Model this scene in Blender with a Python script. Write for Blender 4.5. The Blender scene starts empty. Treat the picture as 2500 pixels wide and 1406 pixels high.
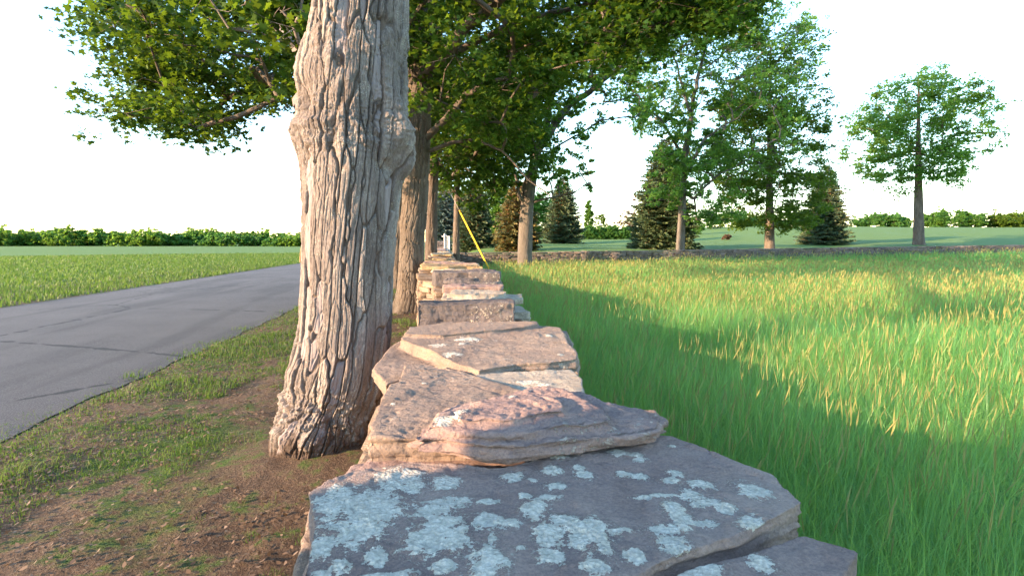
import bpy, bmesh, math, random
import numpy as np
from mathutils import Vector, Matrix
sc = bpy.context.scene
# ------------------------------------------------------------------ camera
CAMZ = 1.45
YAW, PITCH, FPX = math.radians(7.04), math.radians(-5.0), 1295.0
cd = bpy.data.cameras.new('camera'); cam = bpy.data.objects.new('camera', cd); sc.collection.objects.link(cam)
cd.sensor_width = 36.0; cd.lens = 36.0*FPX/2500.0; cd.clip_start = 0.05; cd.clip_end = 3000
cam.location = (0, 0, CAMZ)
cam.rotation_euler = (math.pi/2+PITCH, 0, -YAW)
sc.camera = cam
# ------------------------------------------------------------------ light
SUN_EL, SUN_AZ = math.radians(13), math.radians(20)
sv = Vector((-math.cos(SUN_EL)*math.cos(SUN_AZ), -math.cos(SUN_EL)*math.sin(SUN_AZ), math.sin(SUN_EL)))
w = bpy.data.worlds.new("World"); sc.world = w; w.use_nodes = True
sky = w.node_tree.nodes.new('ShaderNodeTexSky'); sky.sky_type = 'NISHITA'; sky.sun_disc = False
sky.sun_elevation = SUN_EL; sky.sun_rotation = math.radians(270)-SUN_AZ
sky.air_density = 1.2; sky.dust_density = .15; sky.ozone_density = 2.6
w.node_tree.links.new(sky.outputs[0], w.node_tree.nodes['Background'].inputs[0])
w.node_tree.nodes['Background'].inputs[1].default_value = 0.15
sd = bpy.data.lights.new('sun', 'SUN'); so = bpy.data.objects.new('sun', sd); sc.collection.objects.link(so)
sd.energy = 3.9; sd.angle = math.radians(0.6); sd.color = (1.0, 0.66, 0.39)
so.rotation_euler = sv.to_track_quat('Z', 'Y').to_euler(); so.location = (-20, -5, 12)
sc.view_settings.view_transform = 'Standard'; sc.view_settings.look = 'None'
sc.view_settings.exposure = 2.48; sc.view_settings.gamma = 1.0
sc.cycles.use_denoising = True
sc.cycles.max_bounces = 9; sc.cycles.transparent_max_bounces = 8
sc.cycles.diffuse_bounces = 5; sc.cycles.transmission_bounces = 6
sc.cycles.use_adaptive_sampling = True; sc.cycles.adaptive_threshold = 0.02

# ------------------------------------------------------------------ pixel -> world (layout measuring only)
_R = cam.rotation_euler.to_matrix()
def ray(px, py): return _R @ Vector(((px-1250)/FPX, -(py-703)/FPX, -1.0))
def atz(px, py, z):
    r = ray(px, py); t = (z-CAMZ)/r.z; return Vector((r.x*t, r.y*t, z))
def aty(px, py, y):
    r = ray(px, py); t = y/r.y; return Vector((r.x*t, y, CAMZ+r.z*t))

# ------------------------------------------------------------------ noise
def _h(i, j, k, s):
    n = (i*374761393 + j*668265263 + k*1274126177 + s*974634777) & 0xffffffff
    n = ((n ^ (n >> 13))*1274126177) & 0xffffffff
    n = ((n ^ (n >> 16))*2246822519) & 0xffffffff
    return ((n ^ (n >> 15)) & 0xffffff)/float(0xffffff)
def vnoise(p, s=0):
    p = np.asarray(p, float); f = np.floor(p); i = f.astype(np.int64); t = p-f; t = t*t*(3-2*t)
    x, y, z = i[:, 0], i[:, 1], i[:, 2]; u, v, q = t[:, 0], t[:, 1], t[:, 2]
    def L(a, b, t): return a+(b-a)*t
    r = L(L(L(_h(x, y, z, s), _h(x+1, y, z, s), u), L(_h(x, y+1, z, s), _h(x+1, y+1, z, s), u), v),
          L(L(_h(x, y, z+1, s), _h(x+1, y, z+1, s), u), L(_h(x, y+1, z+1, s), _h(x+1, y+1, z+1, s), u), v), q)
    return r*2-1
def fbm(p, s=0, o=4, g=.5):
    p = np.asarray(p, float); a = 1; r = 0; n = 0
    for k in range(o):
        r = r+a*vnoise(p, s+k*17); n += a; p = p*2.03+13.7; a *= g
    return r/n
def cells(u, v, per, s=0):
    """2-D cells, u periodic; returns F1, F2, random per cell, offset from the cell point"""
    iu = np.floor(u).astype(np.int64); iv = np.floor(v).astype(np.int64)
    F1 = np.full(u.shape, 9.); F2 = F1.copy(); rid = F1.copy(); ou = F1.copy(); ov = F1.copy()
    for a in (-1, 0, 1):
        for b in (-1, 0, 1):
            cu, cv = iu+a, iv+b; m = cu % per if per else cu
            pu = cu+_h(m, cv, 0*cv, s); pv = cv+_h(m, cv, 0*cv+1, s)
            d = np.hypot(u-pu, v-pv); r = _h(m, cv, 0*cv+2, s)
            nr = d < F1; F2 = np.where(nr, F1, np.minimum(F2, d))
            rid = np.where(nr, r, rid); ou = np.where(nr, u-pu, ou); ov = np.where(nr, v-pv, ov); F1 = np.where(nr, d, F1)
    return F1, F2, rid, ou, ov
def sstep(a, b, x):
    t = np.clip((np.asarray(x, float)-a)/(b-a), 0, 1); return t*t*(3-2*t)

# ------------------------------------------------------------------ objects
def tag(o, label=None, cat=None, group=None, kind=None):
    for k, v in (('label', label), ('category', cat), ('group', group), ('kind', kind)):
        if v: o[k] = v
    return o
def mk(name, V, loops, counts, mat, parent=None, smooth=True, attrs=None, loc=(0, 0, 0)):
    """mesh object from arrays (V in world space, origin moved to loc)"""
    V = np.asarray(V, np.float32)-np.asarray(loc, np.float32)
    counts = np.asarray(counts, np.int32); loops = np.asarray(loops, np.int32).ravel()
    me = bpy.data.meshes.new(name); me.vertices.add(len(V)); me.loops.add(len(loops)); me.polygons.add(len(counts))
    me.vertices.foreach_set('co', V.ravel()); me.loops.foreach_set('vertex_index', loops)
    st = np.concatenate(([0], np.cumsum(counts)[:-1])).astype(np.int32)
    me.polygons.foreach_set('loop_start', st)
    if smooth: me.polygons.foreach_set('use_smooth', np.ones(len(counts), bool))
    me.update(calc_edges=True); me.validate()
    for an, dom, arr in (attrs or []):
        at = me.attributes.new(an, 'FLOAT', dom); at.data.foreach_set('value', np.asarray(arr, np.float32))
    if mat: me.materials.append(mat)
    o = bpy.data.objects.new(name, me); sc.collection.objects.link(o); o.location = loc
    if parent:
        o.parent = parent; o.location = Vector(loc)-parent.location
    return o
def empty(name, loc, label, cat, group=None):
    e = bpy.data.objects.new(name, None); sc.collection.objects.link(e); e.location = loc; e.empty_display_size = .2
    return tag(e, label, cat, group)
def quads_grid(nu, nv, closed):
    i = np.arange(nv-1)[:, None]; j = np.arange(nu if closed else nu-1)[None, :]; j2 = (j+1) % nu
    return np.stack([i*nu+j, i*nu+j2, (i+1)*nu+j2, (i+1)*nu+j], -1).reshape(-1, 4)

# ------------------------------------------------------------------ materials
class NT:
    def __init__(s, name):
        s.m = bpy.data.materials.new(name); s.m.use_nodes = True; s.t = s.m.node_tree; s.b = s.t.nodes['Principled BSDF']
        s.b.inputs['Roughness'].default_value = .9; s.b.inputs['Specular IOR Level'].default_value = .2
        s.co = s.t.nodes.new('ShaderNodeTexCoord').outputs['Object']
    def n(s, ty, ins=None, **kw):
        x = s.t.nodes.new(ty)
        for k, v in kw.items(): setattr(x, k, v)
        for k, v in (ins or {}).items(): s.set(x.inputs[k], v)
        return x
    def set(s, inp, v):
        if isinstance(v, bpy.types.NodeSocket): s.t.links.new(v, inp)
        elif isinstance(v, tuple) and len(v) == 3 and inp.type == 'RGBA': inp.default_value = (*v, 1)
        else: inp.default_value = v
    def noise(s, scale, det=4, rough=.55, stretch=None, dist=0):
        co = s.co
        if stretch: co = s.n('ShaderNodeMapping', {'Vector': co, 'Scale': stretch}).outputs[0]
        return s.n('ShaderNodeTexNoise', {'Vector': co, 'Scale': float(scale), 'Detail': float(det), 'Roughness': rough, 'Distortion': float(dist)}).outputs['Fac']
    def ramp(s, fac, pts):
        r = s.n('ShaderNodeValToRGB', {'Fac': fac}); e = r.color_ramp.elements
        while len(e) < len(pts): e.new(.5)
        for q, (p, c) in zip(e, pts): q.position = p; q.color = (*c, 1) if isinstance(c, tuple) else (c, c, c, 1)
        return r.outputs[0]
    def step(s, fac, a, b): return s.n('ShaderNodeMapRange', {'Value': fac, 'From Min': a, 'From Max': b}, interpolation_type='SMOOTHSTEP').outputs[0]
    def mix(s, f, a, b, mode='MIX'):
        x = s.t.nodes.new('ShaderNodeMix'); x.data_type = 'RGBA'; x.blend_type = mode
        s.set(x.inputs[0], f); s.set(x.inputs[6], a); s.set(x.inputs[7], b); return x.outputs[2]
    def mth(s, op, a, b=0.0, c=0.0):
        x = s.t.nodes.new('ShaderNodeMath'); x.operation = op
        for i, v in enumerate((a, b, c)): s.set(x.inputs[i], v)
        return x.outputs[0]
    def attr(s, name): return s.n('ShaderNodeAttribute', attribute_name=name).outputs['Fac']
    def col(s, c): s.set(s.b.inputs['Base Color'], c)
    def bump(s, h, dist=.01, st=1.0): s.t.links.new(s.n('ShaderNodeBump', {'Height': h, 'Distance': dist, 'Strength': st}).outputs[0], s.b.inputs['Normal'])

def bark_mat(name, dark, mid, light, spk=.35, sc_=1.0, soil=0):
    m = NT(name)
    c = m.ramp(m.noise(5*sc_, 6, .65, (1, 1, .35)), [(.32, dark), (.52, mid), (.72, light)])
    fine = m.noise(90*sc_, 4, .7, (1, 1, .4))
    c = m.mix(m.step(fine, .35, .68), m.mix(1.0, c, (.62, .6, .6), 'MULTIPLY'), c)
    pale = m.mth('MULTIPLY', m.step(m.noise(150*sc_, 2), .56, .66), m.step(m.noise(7*sc_, 3), .45, .62))
    c = m.mix(m.mth('MULTIPLY', pale, spk), c, (.5, .54, .5))
    if soil:
        pa = m.attr('plate'); c = m.mix(m.step(pa, -.1, -.3), m.mix(m.step(pa, .2, .9), m.mix(1.0, c, (.84, .80, .76), 'MULTIPLY'), m.mix(1.0, c, (1.12, 1.1, 1.05), 'MULTIPLY')), m.mix(fine, (.22, .19, .19), (.30, .265, .265)))
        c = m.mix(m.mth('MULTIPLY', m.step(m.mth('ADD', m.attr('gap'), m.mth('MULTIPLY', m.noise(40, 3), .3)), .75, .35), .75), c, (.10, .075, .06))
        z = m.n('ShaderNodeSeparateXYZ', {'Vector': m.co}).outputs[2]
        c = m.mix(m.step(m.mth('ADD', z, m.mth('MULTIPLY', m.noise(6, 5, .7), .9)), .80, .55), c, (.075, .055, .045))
    m.col(c); m.bump(m.mth('ADD', fine, m.noise(260*sc_, 2)), .004/sc_, .8)
    return m.m
def stone_mat(name, a, b, c_, rust=(.34, .20, .09), lich=.0, rustamt=.35, bscale=1.0):
    m = NT(name)
    n1 = m.noise(3.5*bscale, 6, .65, None, .6)
    c = m.ramp(n1, [(.3, a), (.5, b), (.7, c_)])
    c = m.mix(m.mth('MULTIPLY', m.step(m.noise(5*bscale, 5, .7, (1, 1, 2.5)), .56, .72), rustamt), c, rust)
    gr = m.noise(140, 3, .7)
    c = m.mix(m.step(gr, .3, .7), m.mix(1.0, c, (.78, .78, .8), 'MULTIPLY'), m.mix(1.0, c, (1.14, 1.12, 1.08), 'MULTIPLY'))
    f = m.attr('lichen')
    brk = m.mth('ADD', m.mth('MULTIPLY', m.mth('SUBTRACT', m.noise(34, 4, .75), .5), 2.9), m.mth('MULTIPLY', m.mth('SUBTRACT', m.noise(110, 3, .7), .5), 1.2))
    t = m.mth('MULTIPLY', m.step(m.mth('ADD', f, brk), .04, .11), m.step(f, -.6, -.4))
    thin = m.mth('MULTIPLY', m.step(m.mth('ADD', f, m.mth('MULTIPLY', m.noise(9, 3), 1.6)), .1, .5), m.step(m.noise(170, 3, .7), .54, .62))
    t = m.mth('MAXIMUM', t, m.mth('MULTIPLY', m.mth('MULTIPLY', thin, m.step(f, -.995, -.9)), .45))
    if lich:
        p = m.mth('MULTIPLY', m.step(m.noise(4*bscale, 2), .55, .66), lich)
        t = m.mth('MAXIMUM', t, m.mth('MULTIPLY', m.step(m.mth('ADD', m.noise(45*bscale, 4, .7), m.mth('MULTIPLY', m.noise(120, 2), .3)), .70, .76), p))
    vo = m.n('ShaderNodeTexVoronoi', {'Vector': m.co, 'Scale': 120.0}).outputs['Distance']
    lc = m.mix(m.step(m.noise(60, 4, .7), .35, .65), (.58, .53, .44), (.84, .77, .66))
    lc = m.mix(m.mth('MULTIPLY', m.step(vo, .25, .6), .28), lc, (.26, .25, .22))
    c = m.mix(m.mth('MULTIPLY', m.step(m.noise(8*bscale, 5, .7, (1, 2.2, 1)), .5, .7), .3), c, (.17, .145, .145))
    m.col(m.mix(t, c, lc))
    h = m.mth('ADD', m.mth('MULTIPLY', m.noise(60, 6, .75), 1.0), m.mth('MULTIPLY', m.mth('MULTIPLY', t, m.mth('SUBTRACT', 1.4, vo)), .8))
    h = m.mth('ADD', h, m.mth('MULTIPLY', m.noise(14, 5, .65), 1.6))
    m.bump(h, .014, 1.0)
    return m.m
def leaf_mat(name, cols, trans=(.16, .30, .03), tw=.4, rough=.55):
    m = NT(name); f = m.attr('tint')
    n = len(cols); c = m.ramp(f, [(i/(n-1), q) for i, q in enumerate(cols)])
    m.col(c); m.set(m.b.inputs['Roughness'], rough); m.set(m.b.inputs['Specular IOR Level'], .5 if rough < .5 else .3)
    tr = m.n('ShaderNodeBsdfTranslucent', {'Color': m.mix(.5, trans, m.mix(1.0, c, (2.2, 2.2, 1.4), 'MULTIPLY'))})
    mx = m.n('ShaderNodeMixShader', {0: tw}); m.t.links.new(m.b.outputs[0], mx.inputs[1]); m.t.links.new(tr.outputs[0], mx.inputs[2])
    m.t.links.new(mx.outputs[0], m.t.nodes['Material Output'].inputs[0])
    return m.m
def plain(name, c, rough=.6, v=.12, sc_=20.):
    m = NT(name); m.col(m.mix(m.noise(sc_, 4), tuple(x*(1-v) for x in c), tuple(min(1, x*(1+v)) for x in c))); m.set(m.b.inputs['Roughness'], rough); return m.m

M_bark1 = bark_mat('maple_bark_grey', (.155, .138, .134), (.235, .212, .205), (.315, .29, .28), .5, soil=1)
M_bark2 = bark_mat('maple_bark_brown', (.085, .07, .055), (.14, .115, .095), (.20, .17, .14), .2)
M_bark3 = bark_mat('dark_bark', (.07, .055, .045), (.12, .095, .08), (.17, .14, .115), .1)
M_barkg = bark_mat('smooth_grey_bark', (.10, .09, .08), (.145, .13, .115), (.19, .175, .155), .1)
M_slabA = stone_mat('violet_grey_stone', (.235, .168, .152), (.305, .228, .205), (.385, .295, .255), rustamt=.15)
M_slabB = stone_mat('tan_grey_stone', (.20, .155, .13), (.285, .22, .18), (.37, .285, .225), lich=.35, rustamt=.3)
M_slabC = stone_mat('pink_stone', (.22, .165, .165), (.33, .235, .21), (.43, .31, .27), lich=.5, rustamt=.3)
M_slabD = stone_mat('pale_stone', (.31, .265, .215), (.43, .37, .30), (.53, .47, .39), lich=.8, rustamt=.15)
M_slabE = stone_mat('dark_slate_stone', (.09, .082, .085), (.14, .122, .122), (.20, .17, .16), lich=.9, rustamt=.2)
M_slabF = stone_mat('ochre_stone', (.24, .17, .10), (.36, .26, .15), (.44, .34, .22), lich=.3, rustamt=.6)
M_wall = stone_mat('field_stone_wall', (.16, .125, .10), (.25, .19, .145), (.34, .27, .20), lich=.4, rustamt=.5, bscale=1.6)
M_wallfar = stone_mat('grey_field_stone', (.10, .088, .085), (.16, .135, .125), (.24, .20, .18), lich=.2, rustamt=.3, bscale=1.2)
M_leafN = leaf_mat('maple_leaf', [(.013, .042, .007), (.025, .072, .010), (.05, .11, .014), (.17, .17, .018)], (.20, .28, .012), .40)
M_leafB = leaf_mat('ash_leaf', [(.04, .105, .025), (.075, .17, .035), (.12, .23, .04), (.23, .26, .05)], (.32, .50, .07), .5)
M_leafY = leaf_mat('young_maple_leaf', [(.05, .10, .015), (.09, .16, .02), (.14, .20, .03)], (.22, .30, .03))
M_spruce = leaf_mat('spruce_needle', [(.27, .13, .055), (.05, .065, .035), (.045, .085, .05), (.06, .11, .06), (.10, .125, .05)], (.05, .09, .03), .12)
M_spruce_r = leaf_mat('sunlight_tinted_spruce_needle', [(.28, .11, .04), (.12, .075, .03), (.05, .065, .03), (.075, .095, .04), (.17, .13, .04)], (.20, .14, .04), .15)  # warm orange sunlight put into the needle colours, over the brown inner twigs
M_spruceb = leaf_mat('blue_spruce_needle', [(.07, .05, .03), (.035, .07, .07), (.055, .10, .10), (.10, .15, .14)], (.05, .09, .06), .12)
M_shrub = leaf_mat('shrub_leaf', [(.05, .13, .03), (.08, .19, .045), (.12, .25, .06)], (.22, .42, .08), .45)
M_copper = leaf_mat('copper_leaf', [(.12, .075, .05), (.20, .13, .085), (.22, .18, .10)], (.28, .18, .10))
M_grass = leaf_mat('meadow_grass_blade', [(.055, .205, .085), (.09, .28, .10), (.18, .33, .075), (.34, .33, .09)], (.66, .76, .15), .58, .38)
M_seed = leaf_mat('grass_seed_head', [(.22, .23, .08), (.32, .29, .12)], (.42, .38, .12), .4)
M_turf = leaf_mat('verge_grass_blade', [(.04, .08, .018), (.07, .13, .025), (.13, .15, .04)], (.14, .24, .04), .4)
M_yellow = plain('yellow_plastic', (.85, .50, .03), .4, .05)
M_wire = plain('steel_wire', (.25, .25, .25), .4)
M_white = plain('white_paint', (.72, .70, .70), .5, .06)
M_pole = bark_mat('weathered_pole_wood', (.10, .075, .055), (.16, .12, .09), (.22, .17, .13), 0)

# ------------------------------------------------------------------ terrain
def hgt(x, y):
    x = np.asarray(x, float); y = np.asarray(y, float)
    ys = [0, 24, 27, 30, 36, 42, 60, 90, 120, 200, 400, 900]
    zs = [0, 0, .38, .62, .80, .93, 1.38, 1.9, 2.4, 3.0, 4.0, 5.]
    r = np.interp(y, ys, zs)
    wx = sstep(-1.2, 3.5, x)
    r = r*wx + wx*sstep(14, 60, x)*sstep(34, 100, y)*2.3
    r = r+wx*sstep(28, 40, y)*.08*np.sin(x*.35+y*.11)
    return r+.03*vnoise(np.stack([x*.7, y*.7, 0*x], -1).reshape(-1, 3), 5).reshape(x.shape)*sstep(-3.0, -2.2, x)+.02*sstep(-3.3, -2.6, x)
def hz(x, y): return float(hgt(np.array([x]), np.array([y]))[0])
def build_ground():
    xs = np.concatenate([-np.geomspace(900, 12, 40), np.arange(-11.5, -4, .5), np.arange(-4, 1.5, .06), np.arange(1.6, 12, .25), np.geomspace(12.3, 900, 60)])
    ys = np.concatenate([-np.geomspace(300, 3, 20), np.arange(-2.8, 9, .06), np.arange(9.2, 45, .4), np.geomspace(46, 1500, 60)])
    X, Y = np.meshgrid(xs, ys); Z = hgt(X, Y)
    P = np.stack([X*6, Y*6, 0*X], -1).reshape(-1, 3)
    near = (sstep(-2.9, -2.4, X)*(1-sstep(.2, .8, X))*(1-sstep(10, 14, Y))).ravel()
    z = Z.ravel()+near*(.018*fbm(P, 3)+.012*fbm(P*4, 8))
    r2 = (X.ravel()+.75)**2+(Y.ravel()-3.62)**2
    z += .10*np.exp(-r2/.45)
    V = np.stack([X.ravel(), Y.ravel(), z], -1)
    q = quads_grid(len(xs), len(ys), False)
    m = NT('ground_soil_and_lawn')
    sep = m.n('ShaderNodeSeparateXYZ', {'Vector': m.co})
    big = m.noise(.9, 4); mid = m.noise(6, 5, .7); fine = m.noise(60, 4, .7)
    soil = m.ramp(mid, [(.3, (.05, .035, .025)), (.5, (.11, .075, .05)), (.7, (.17, .12, .08))])
    soil = m.mix(m.step(fine, .5, .68), soil, (.20, .15, .10))
    gr = m.ramp(m.noise(22, 4, .7), [(.3, (.03, .055, .012)), (.6, (.06, .10, .02)), (.8, (.10, .13, .03))])
    trk = m.step(sep.outputs[0], -1.9, -1.2)
    verge = None
    lawn = m.mix(m.noise(.25, 5, .6), m.mix(fine, (.09, .155, .03), (.13, .195, .045)), m.mix(fine, (.065, .14, .035), (.10, .18, .05)))
    verge = m.mix(m.step(m.mth('ADD', m.mth('MULTIPLY', big, .5), m.mth('MULTIPLY', mid, .5)), .47, .56), soil, gr)
    verge = m.mix(m.mth('MULTIPLY', trk, m.step(mid, .68, .5)), verge, m.mix(1.0, soil, (.72, .7, .7), 'MULTIPLY'))
    isv = m.mth('MULTIPLY', m.step(sep.outputs[0], 1.1, .6), m.step(sep.outputs[1], 40.0, 30.0))
    isv = m.mth('MULTIPLY', isv, m.step(sep.outputs[0], -16.0, -12.0))
    und = m.mth('MULTIPLY', m.step(sep.outputs[1], 25.0, 24.0), m.step(sep.outputs[0], .3, .7))
    c = m.mix(isv, m.mix(und, lawn, (.05, .10, .03)), verge)
    m.col(c); m.bump(m.mth('ADD', mid, fine), .03, .6)
    o = mk('ground', V, q, [4]*len(q), m.m); tag(o, kind='structure')
    # road
    m = NT('asphalt')
    c = m.ramp(m.noise(.6, 5, .6), [(.3, (.06, .056, .058)), (.7, (.105, .098, .10))])
    c = m.mix(m.step(m.noise(90, 4, .8), .45, .62), c, (.15, .142, .138)); c = m.mix(m.step(m.noise(.35, 3, .5, (3, .3, 1)), .52, .6), c, m.mix(1.0, c, (.8, .8, .8), 'MULTIPLY'))
    vo = m.n('ShaderNodeTexVoronoi', {'Vector': m.co, 'Scale': .22}, feature='DISTANCE_TO_EDGE').outputs['Distance']
    m.col(m.mix(m.step(m.mth('ADD', vo, m.mth('MULTIPLY', m.mth('SUBTRACT', m.noise(4), .5), .06)), .007, .002), c, (.04, .04, .04)))
    m.set(m.b.inputs['Roughness'], .75); m.bump(m.noise(200, 3), .004, .7)
    ys = np.concatenate([np.arange(-30, 40, .1), np.geomspace(40.2, 700, 60)])
    us = np.linspace(0, 1, 25)
    U, Y = np.meshgrid(us, ys)
    e = .09*fbm(np.stack([Y.ravel()*1.9, U.ravel()*0, U.ravel()*0], -1), 4).reshape(U.shape)
    X = -3.25-6.4*U+e*(U == 0)-sstep(35, 160, Y)*10
    Z = .008+.06*(1-(2*U-1)**2)
    q = quads_grid(len(us), len(ys), False)[:, ::-1]
    o = mk('road', np.stack([X.ravel(), Y.ravel(), Z.ravel()], -1), q, [4]*len(q), m.m); tag(o, kind='structure')
build_ground()

# ------------------------------------------------------------------ bark trunks
LAST = {}
def trunk_geo(path, radii, nu, nv, plate=(.055, .42), amp=.016, seed=1, bumps=(), flare=None, noise=.03, rz=()):
    """path: points; radii; bumps (z, angle, size_z, size_a, height). Returns verts, quads"""
    path = [Vector(p) for p in path]
    d = [0.]
    for a, b in zip(path, path[1:]): d.append(d[-1]+(b-a).length)
    t = np.linspace(0, d[-1], nv); P = np.stack([np.interp(t, d, [p[i] for p in path]) for i in range(3)], -1)
    k = max(1, nv//40); ker = np.ones(2*k+1)/(2*k+1)
    Pp = np.pad(P, ((k, k), (0, 0)), mode='reflect', reflect_type='odd'); P = np.stack([np.convolve(Pp[:, i], ker, 'valid') for i in range(3)], -1)
    R = np.interp(t, d, radii); Rp = np.pad(R, (k, k), mode='reflect', reflect_type='odd'); R = np.convolve(Rp, ker, 'valid')
    T = np.gradient(P, axis=0); T /= np.linalg.norm(T, axis=1)[:, None]
    A = np.cross(T, [0, 1, 0]) if abs(T[0, 1]) < .9 else np.cross(T, [1, 0, 0]); A /= np.linalg.norm(A, axis=1)[:, None]
    B = np.cross(T, A)
    th = np.linspace(0, 2*math.pi, nu, endpoint=False)
    TH, TT = np.meshgrid(th, t)
    cx, sx = np.cos(TH), np.sin(TH)
    rm = float(np.mean(R))
    q3 = np.stack([cx*rm*1.0, sx*rm*1.0, TT*.6], -1).reshape(-1, 3)
    warp = (fbm(q3*3.0, seed, 3)).reshape(TH.shape); warp2 = fbm(q3*9, seed+5, 3).reshape(TH.shape)
    per = max(6, int(round(2*math.pi*rm/plate[0])))
    u = TH/(2*math.pi)*per+warp*.5+warp2*.22+(fbm(np.stack([0*TT.ravel(), 0*TT.ravel(), TT.ravel()*1.3], -1), seed+9, 2)).reshape(TH.shape)*.5
    v = TT/plate[1]+warp*1.0+warp2*.5
    F1, F2, rid, ou, ov = cells(u, v, per, seed)
    gap = F2-F1
    h = sstep(.03, .14, gap)*1.25+np.where(rid < .22, -.5, rid*.8)+ou*(rid-.5)*2.2+ov*.15
    # fine long fibres
    F1b, F2b, rb, _, _ = cells(TH/(2*math.pi)*per*2.6+warp2*.5+warp*1.3, TT/(plate[1]*.45)+rb0(warp2), 0, seed+3)
    h += .34*sstep(0, .2, F2b-F1b)+rb*.34+.2*warp2
    h += .26*fbm(q3*np.array([60, 60, 25.]), seed+31, 3).reshape(TH.shape)
    rad = R[:, None]*(1+noise*fbm(q3*1.6, seed+77, 3).reshape(TH.shape)*3)
    for bz, ba, szz, sa, hh in bumps:
        da = np.angle(np.exp(1j*(TH-ba)))
        rad = rad+hh*np.exp(-((TT-bz)/szz)**2-(da/sa)**2)*(1+.35*warp2)
    if flare:
        nr, fh, fa, ph = flare
        rad = rad+fa*np.exp(-TT/fh)*(.55+.45*np.cos(nr*TH+ph+warp*1.5))
    for bz, szz, aa in rz:
        g = np.exp(-((TT-bz)/szz)**2)
        rad = rad+g*aa*(np.abs(fbm(q3*np.array([7, 7, 14.]), seed+51, 5, .65)).reshape(TH.shape)*2.4-.8)
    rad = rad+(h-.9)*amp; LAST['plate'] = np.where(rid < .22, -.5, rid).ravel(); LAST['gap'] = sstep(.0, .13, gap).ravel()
    V = P[:, None, :]+A[:, None, :]*(cx*rad)[..., None]+B[:, None, :]*(sx*rad)[..., None]
    return V.reshape(-1, 3), quads_grid(nu, nv, True)
def rb0(x): return x*.8

# frustum edges for limbs and twigs
def edges_geo(E, ns=6):
    """E: list of (a, b, ra, rb)"""
    if not len(E): return np.zeros((0, 3)), np.zeros((0, 4), int)
    a = np.array([e[0] for e in E], float); b = np.array([e[1] for e in E], float)
    ra = np.array([e[2] for e in E]); rb = np.array([e[3] for e in E])
    d = b-a; L = np.linalg.norm(d, axis=1); L[L == 0] = 1e-6; d /= L[:, None]
    b = b+d*(rb*.3)[:, None]
    up = np.where(np.abs(d[:, 2:3]) > .9, np.array([[1., 0, 0]]), np.array([[0, 0, 1.]]))
    s = np.cross(d, up); s /= np.linalg.norm(s, axis=1)[:, None]; t = np.cross(d, s)
    th = np.linspace(0, 2*math.pi, ns, endpoint=False)
    c = np.cos(th)[None, :, None]; q = np.sin(th)[None, :, None]
    r0 = a[:, None]+(s[:, None]*c+t[:, None]*q)*ra[:, None, None]
    r1 = b[:, None]+(s[:, None]*c+t[:, None]*q)*rb[:, None, None]
    V = np.concatenate([r0, r1], 1).reshape(-1, 3)
    j = np.arange(ns); j2 = (j+1) % ns
    f = np.stack([j, j2, j2+ns, j+ns], -1)
    F = (np.arange(len(E))[:, None, None]*(2*ns)+f[None]).reshape(-1, 4)
    return V, F
def join(parts):
    V = []; F = []; o = 0
    for v, f in parts: V.append(v); F.append(f+o); o += len(v)
    return np.concatenate(V), np.concatenate(F)

MAPLE = np.array([(0, -.5), (.14, -.22), (.5, -.18), (.36, .06), (.46, .3), (.18, .22), (0, .55), (-.18, .22), (-.46, .3), (-.36, .06), (-.5, -.18), (-.14, -.22)])
OVAL = np.array([(0, -.5), (.26, -.1), (.2, .25), (0, .5), (-.2, .25), (-.26, -.1)])
TUFT = np.array([(0, -.5), (.3, -.3), (.16, -.02), (.42, .2), (.08, .22), (0, .55), (-.1, .2), (-.4, .3), (-.15, 0), (-.34, -.25)])
def leaves_geo(C, size, rng, shape=MAPLE, upb=.8, droop=None):
    """many flat, slightly folded leaf polygons at points C; returns V, loops, counts"""
    n = len(C); k = len(shape)
    nrm = rng.normal(size=(n, 3))*(1-upb*.5); nrm[:, 2] = np.abs(nrm[:, 2])+upb
    nrm /= np.linalg.norm(nrm, axis=1)[:, None]
    t = rng.normal(size=(n, 3)); t -= nrm*(t*nrm).sum(1)[:, None]
    if droop: t[:, 2] -= droop; t -= nrm*(t*nrm).sum(1)[:, None]
    t /= np.linalg.norm(t, axis=1)[:, None]; b = np.cross(nrm, t)
    s = size*rng.uniform(.65, 1.3, n)
    sh = shape[None]*s[:, None, None]
    V = C[:, None]+b[:, None]*sh[..., 0:1]+t[:, None]*sh[..., 1:2]-nrm[:, None]*(np.abs(sh[..., 0:1])*rng.uniform(-.1, .7, n)[:, None, None])
    return V.reshape(-1, 3), np.arange(n*k), np.full(n, k)

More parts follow.
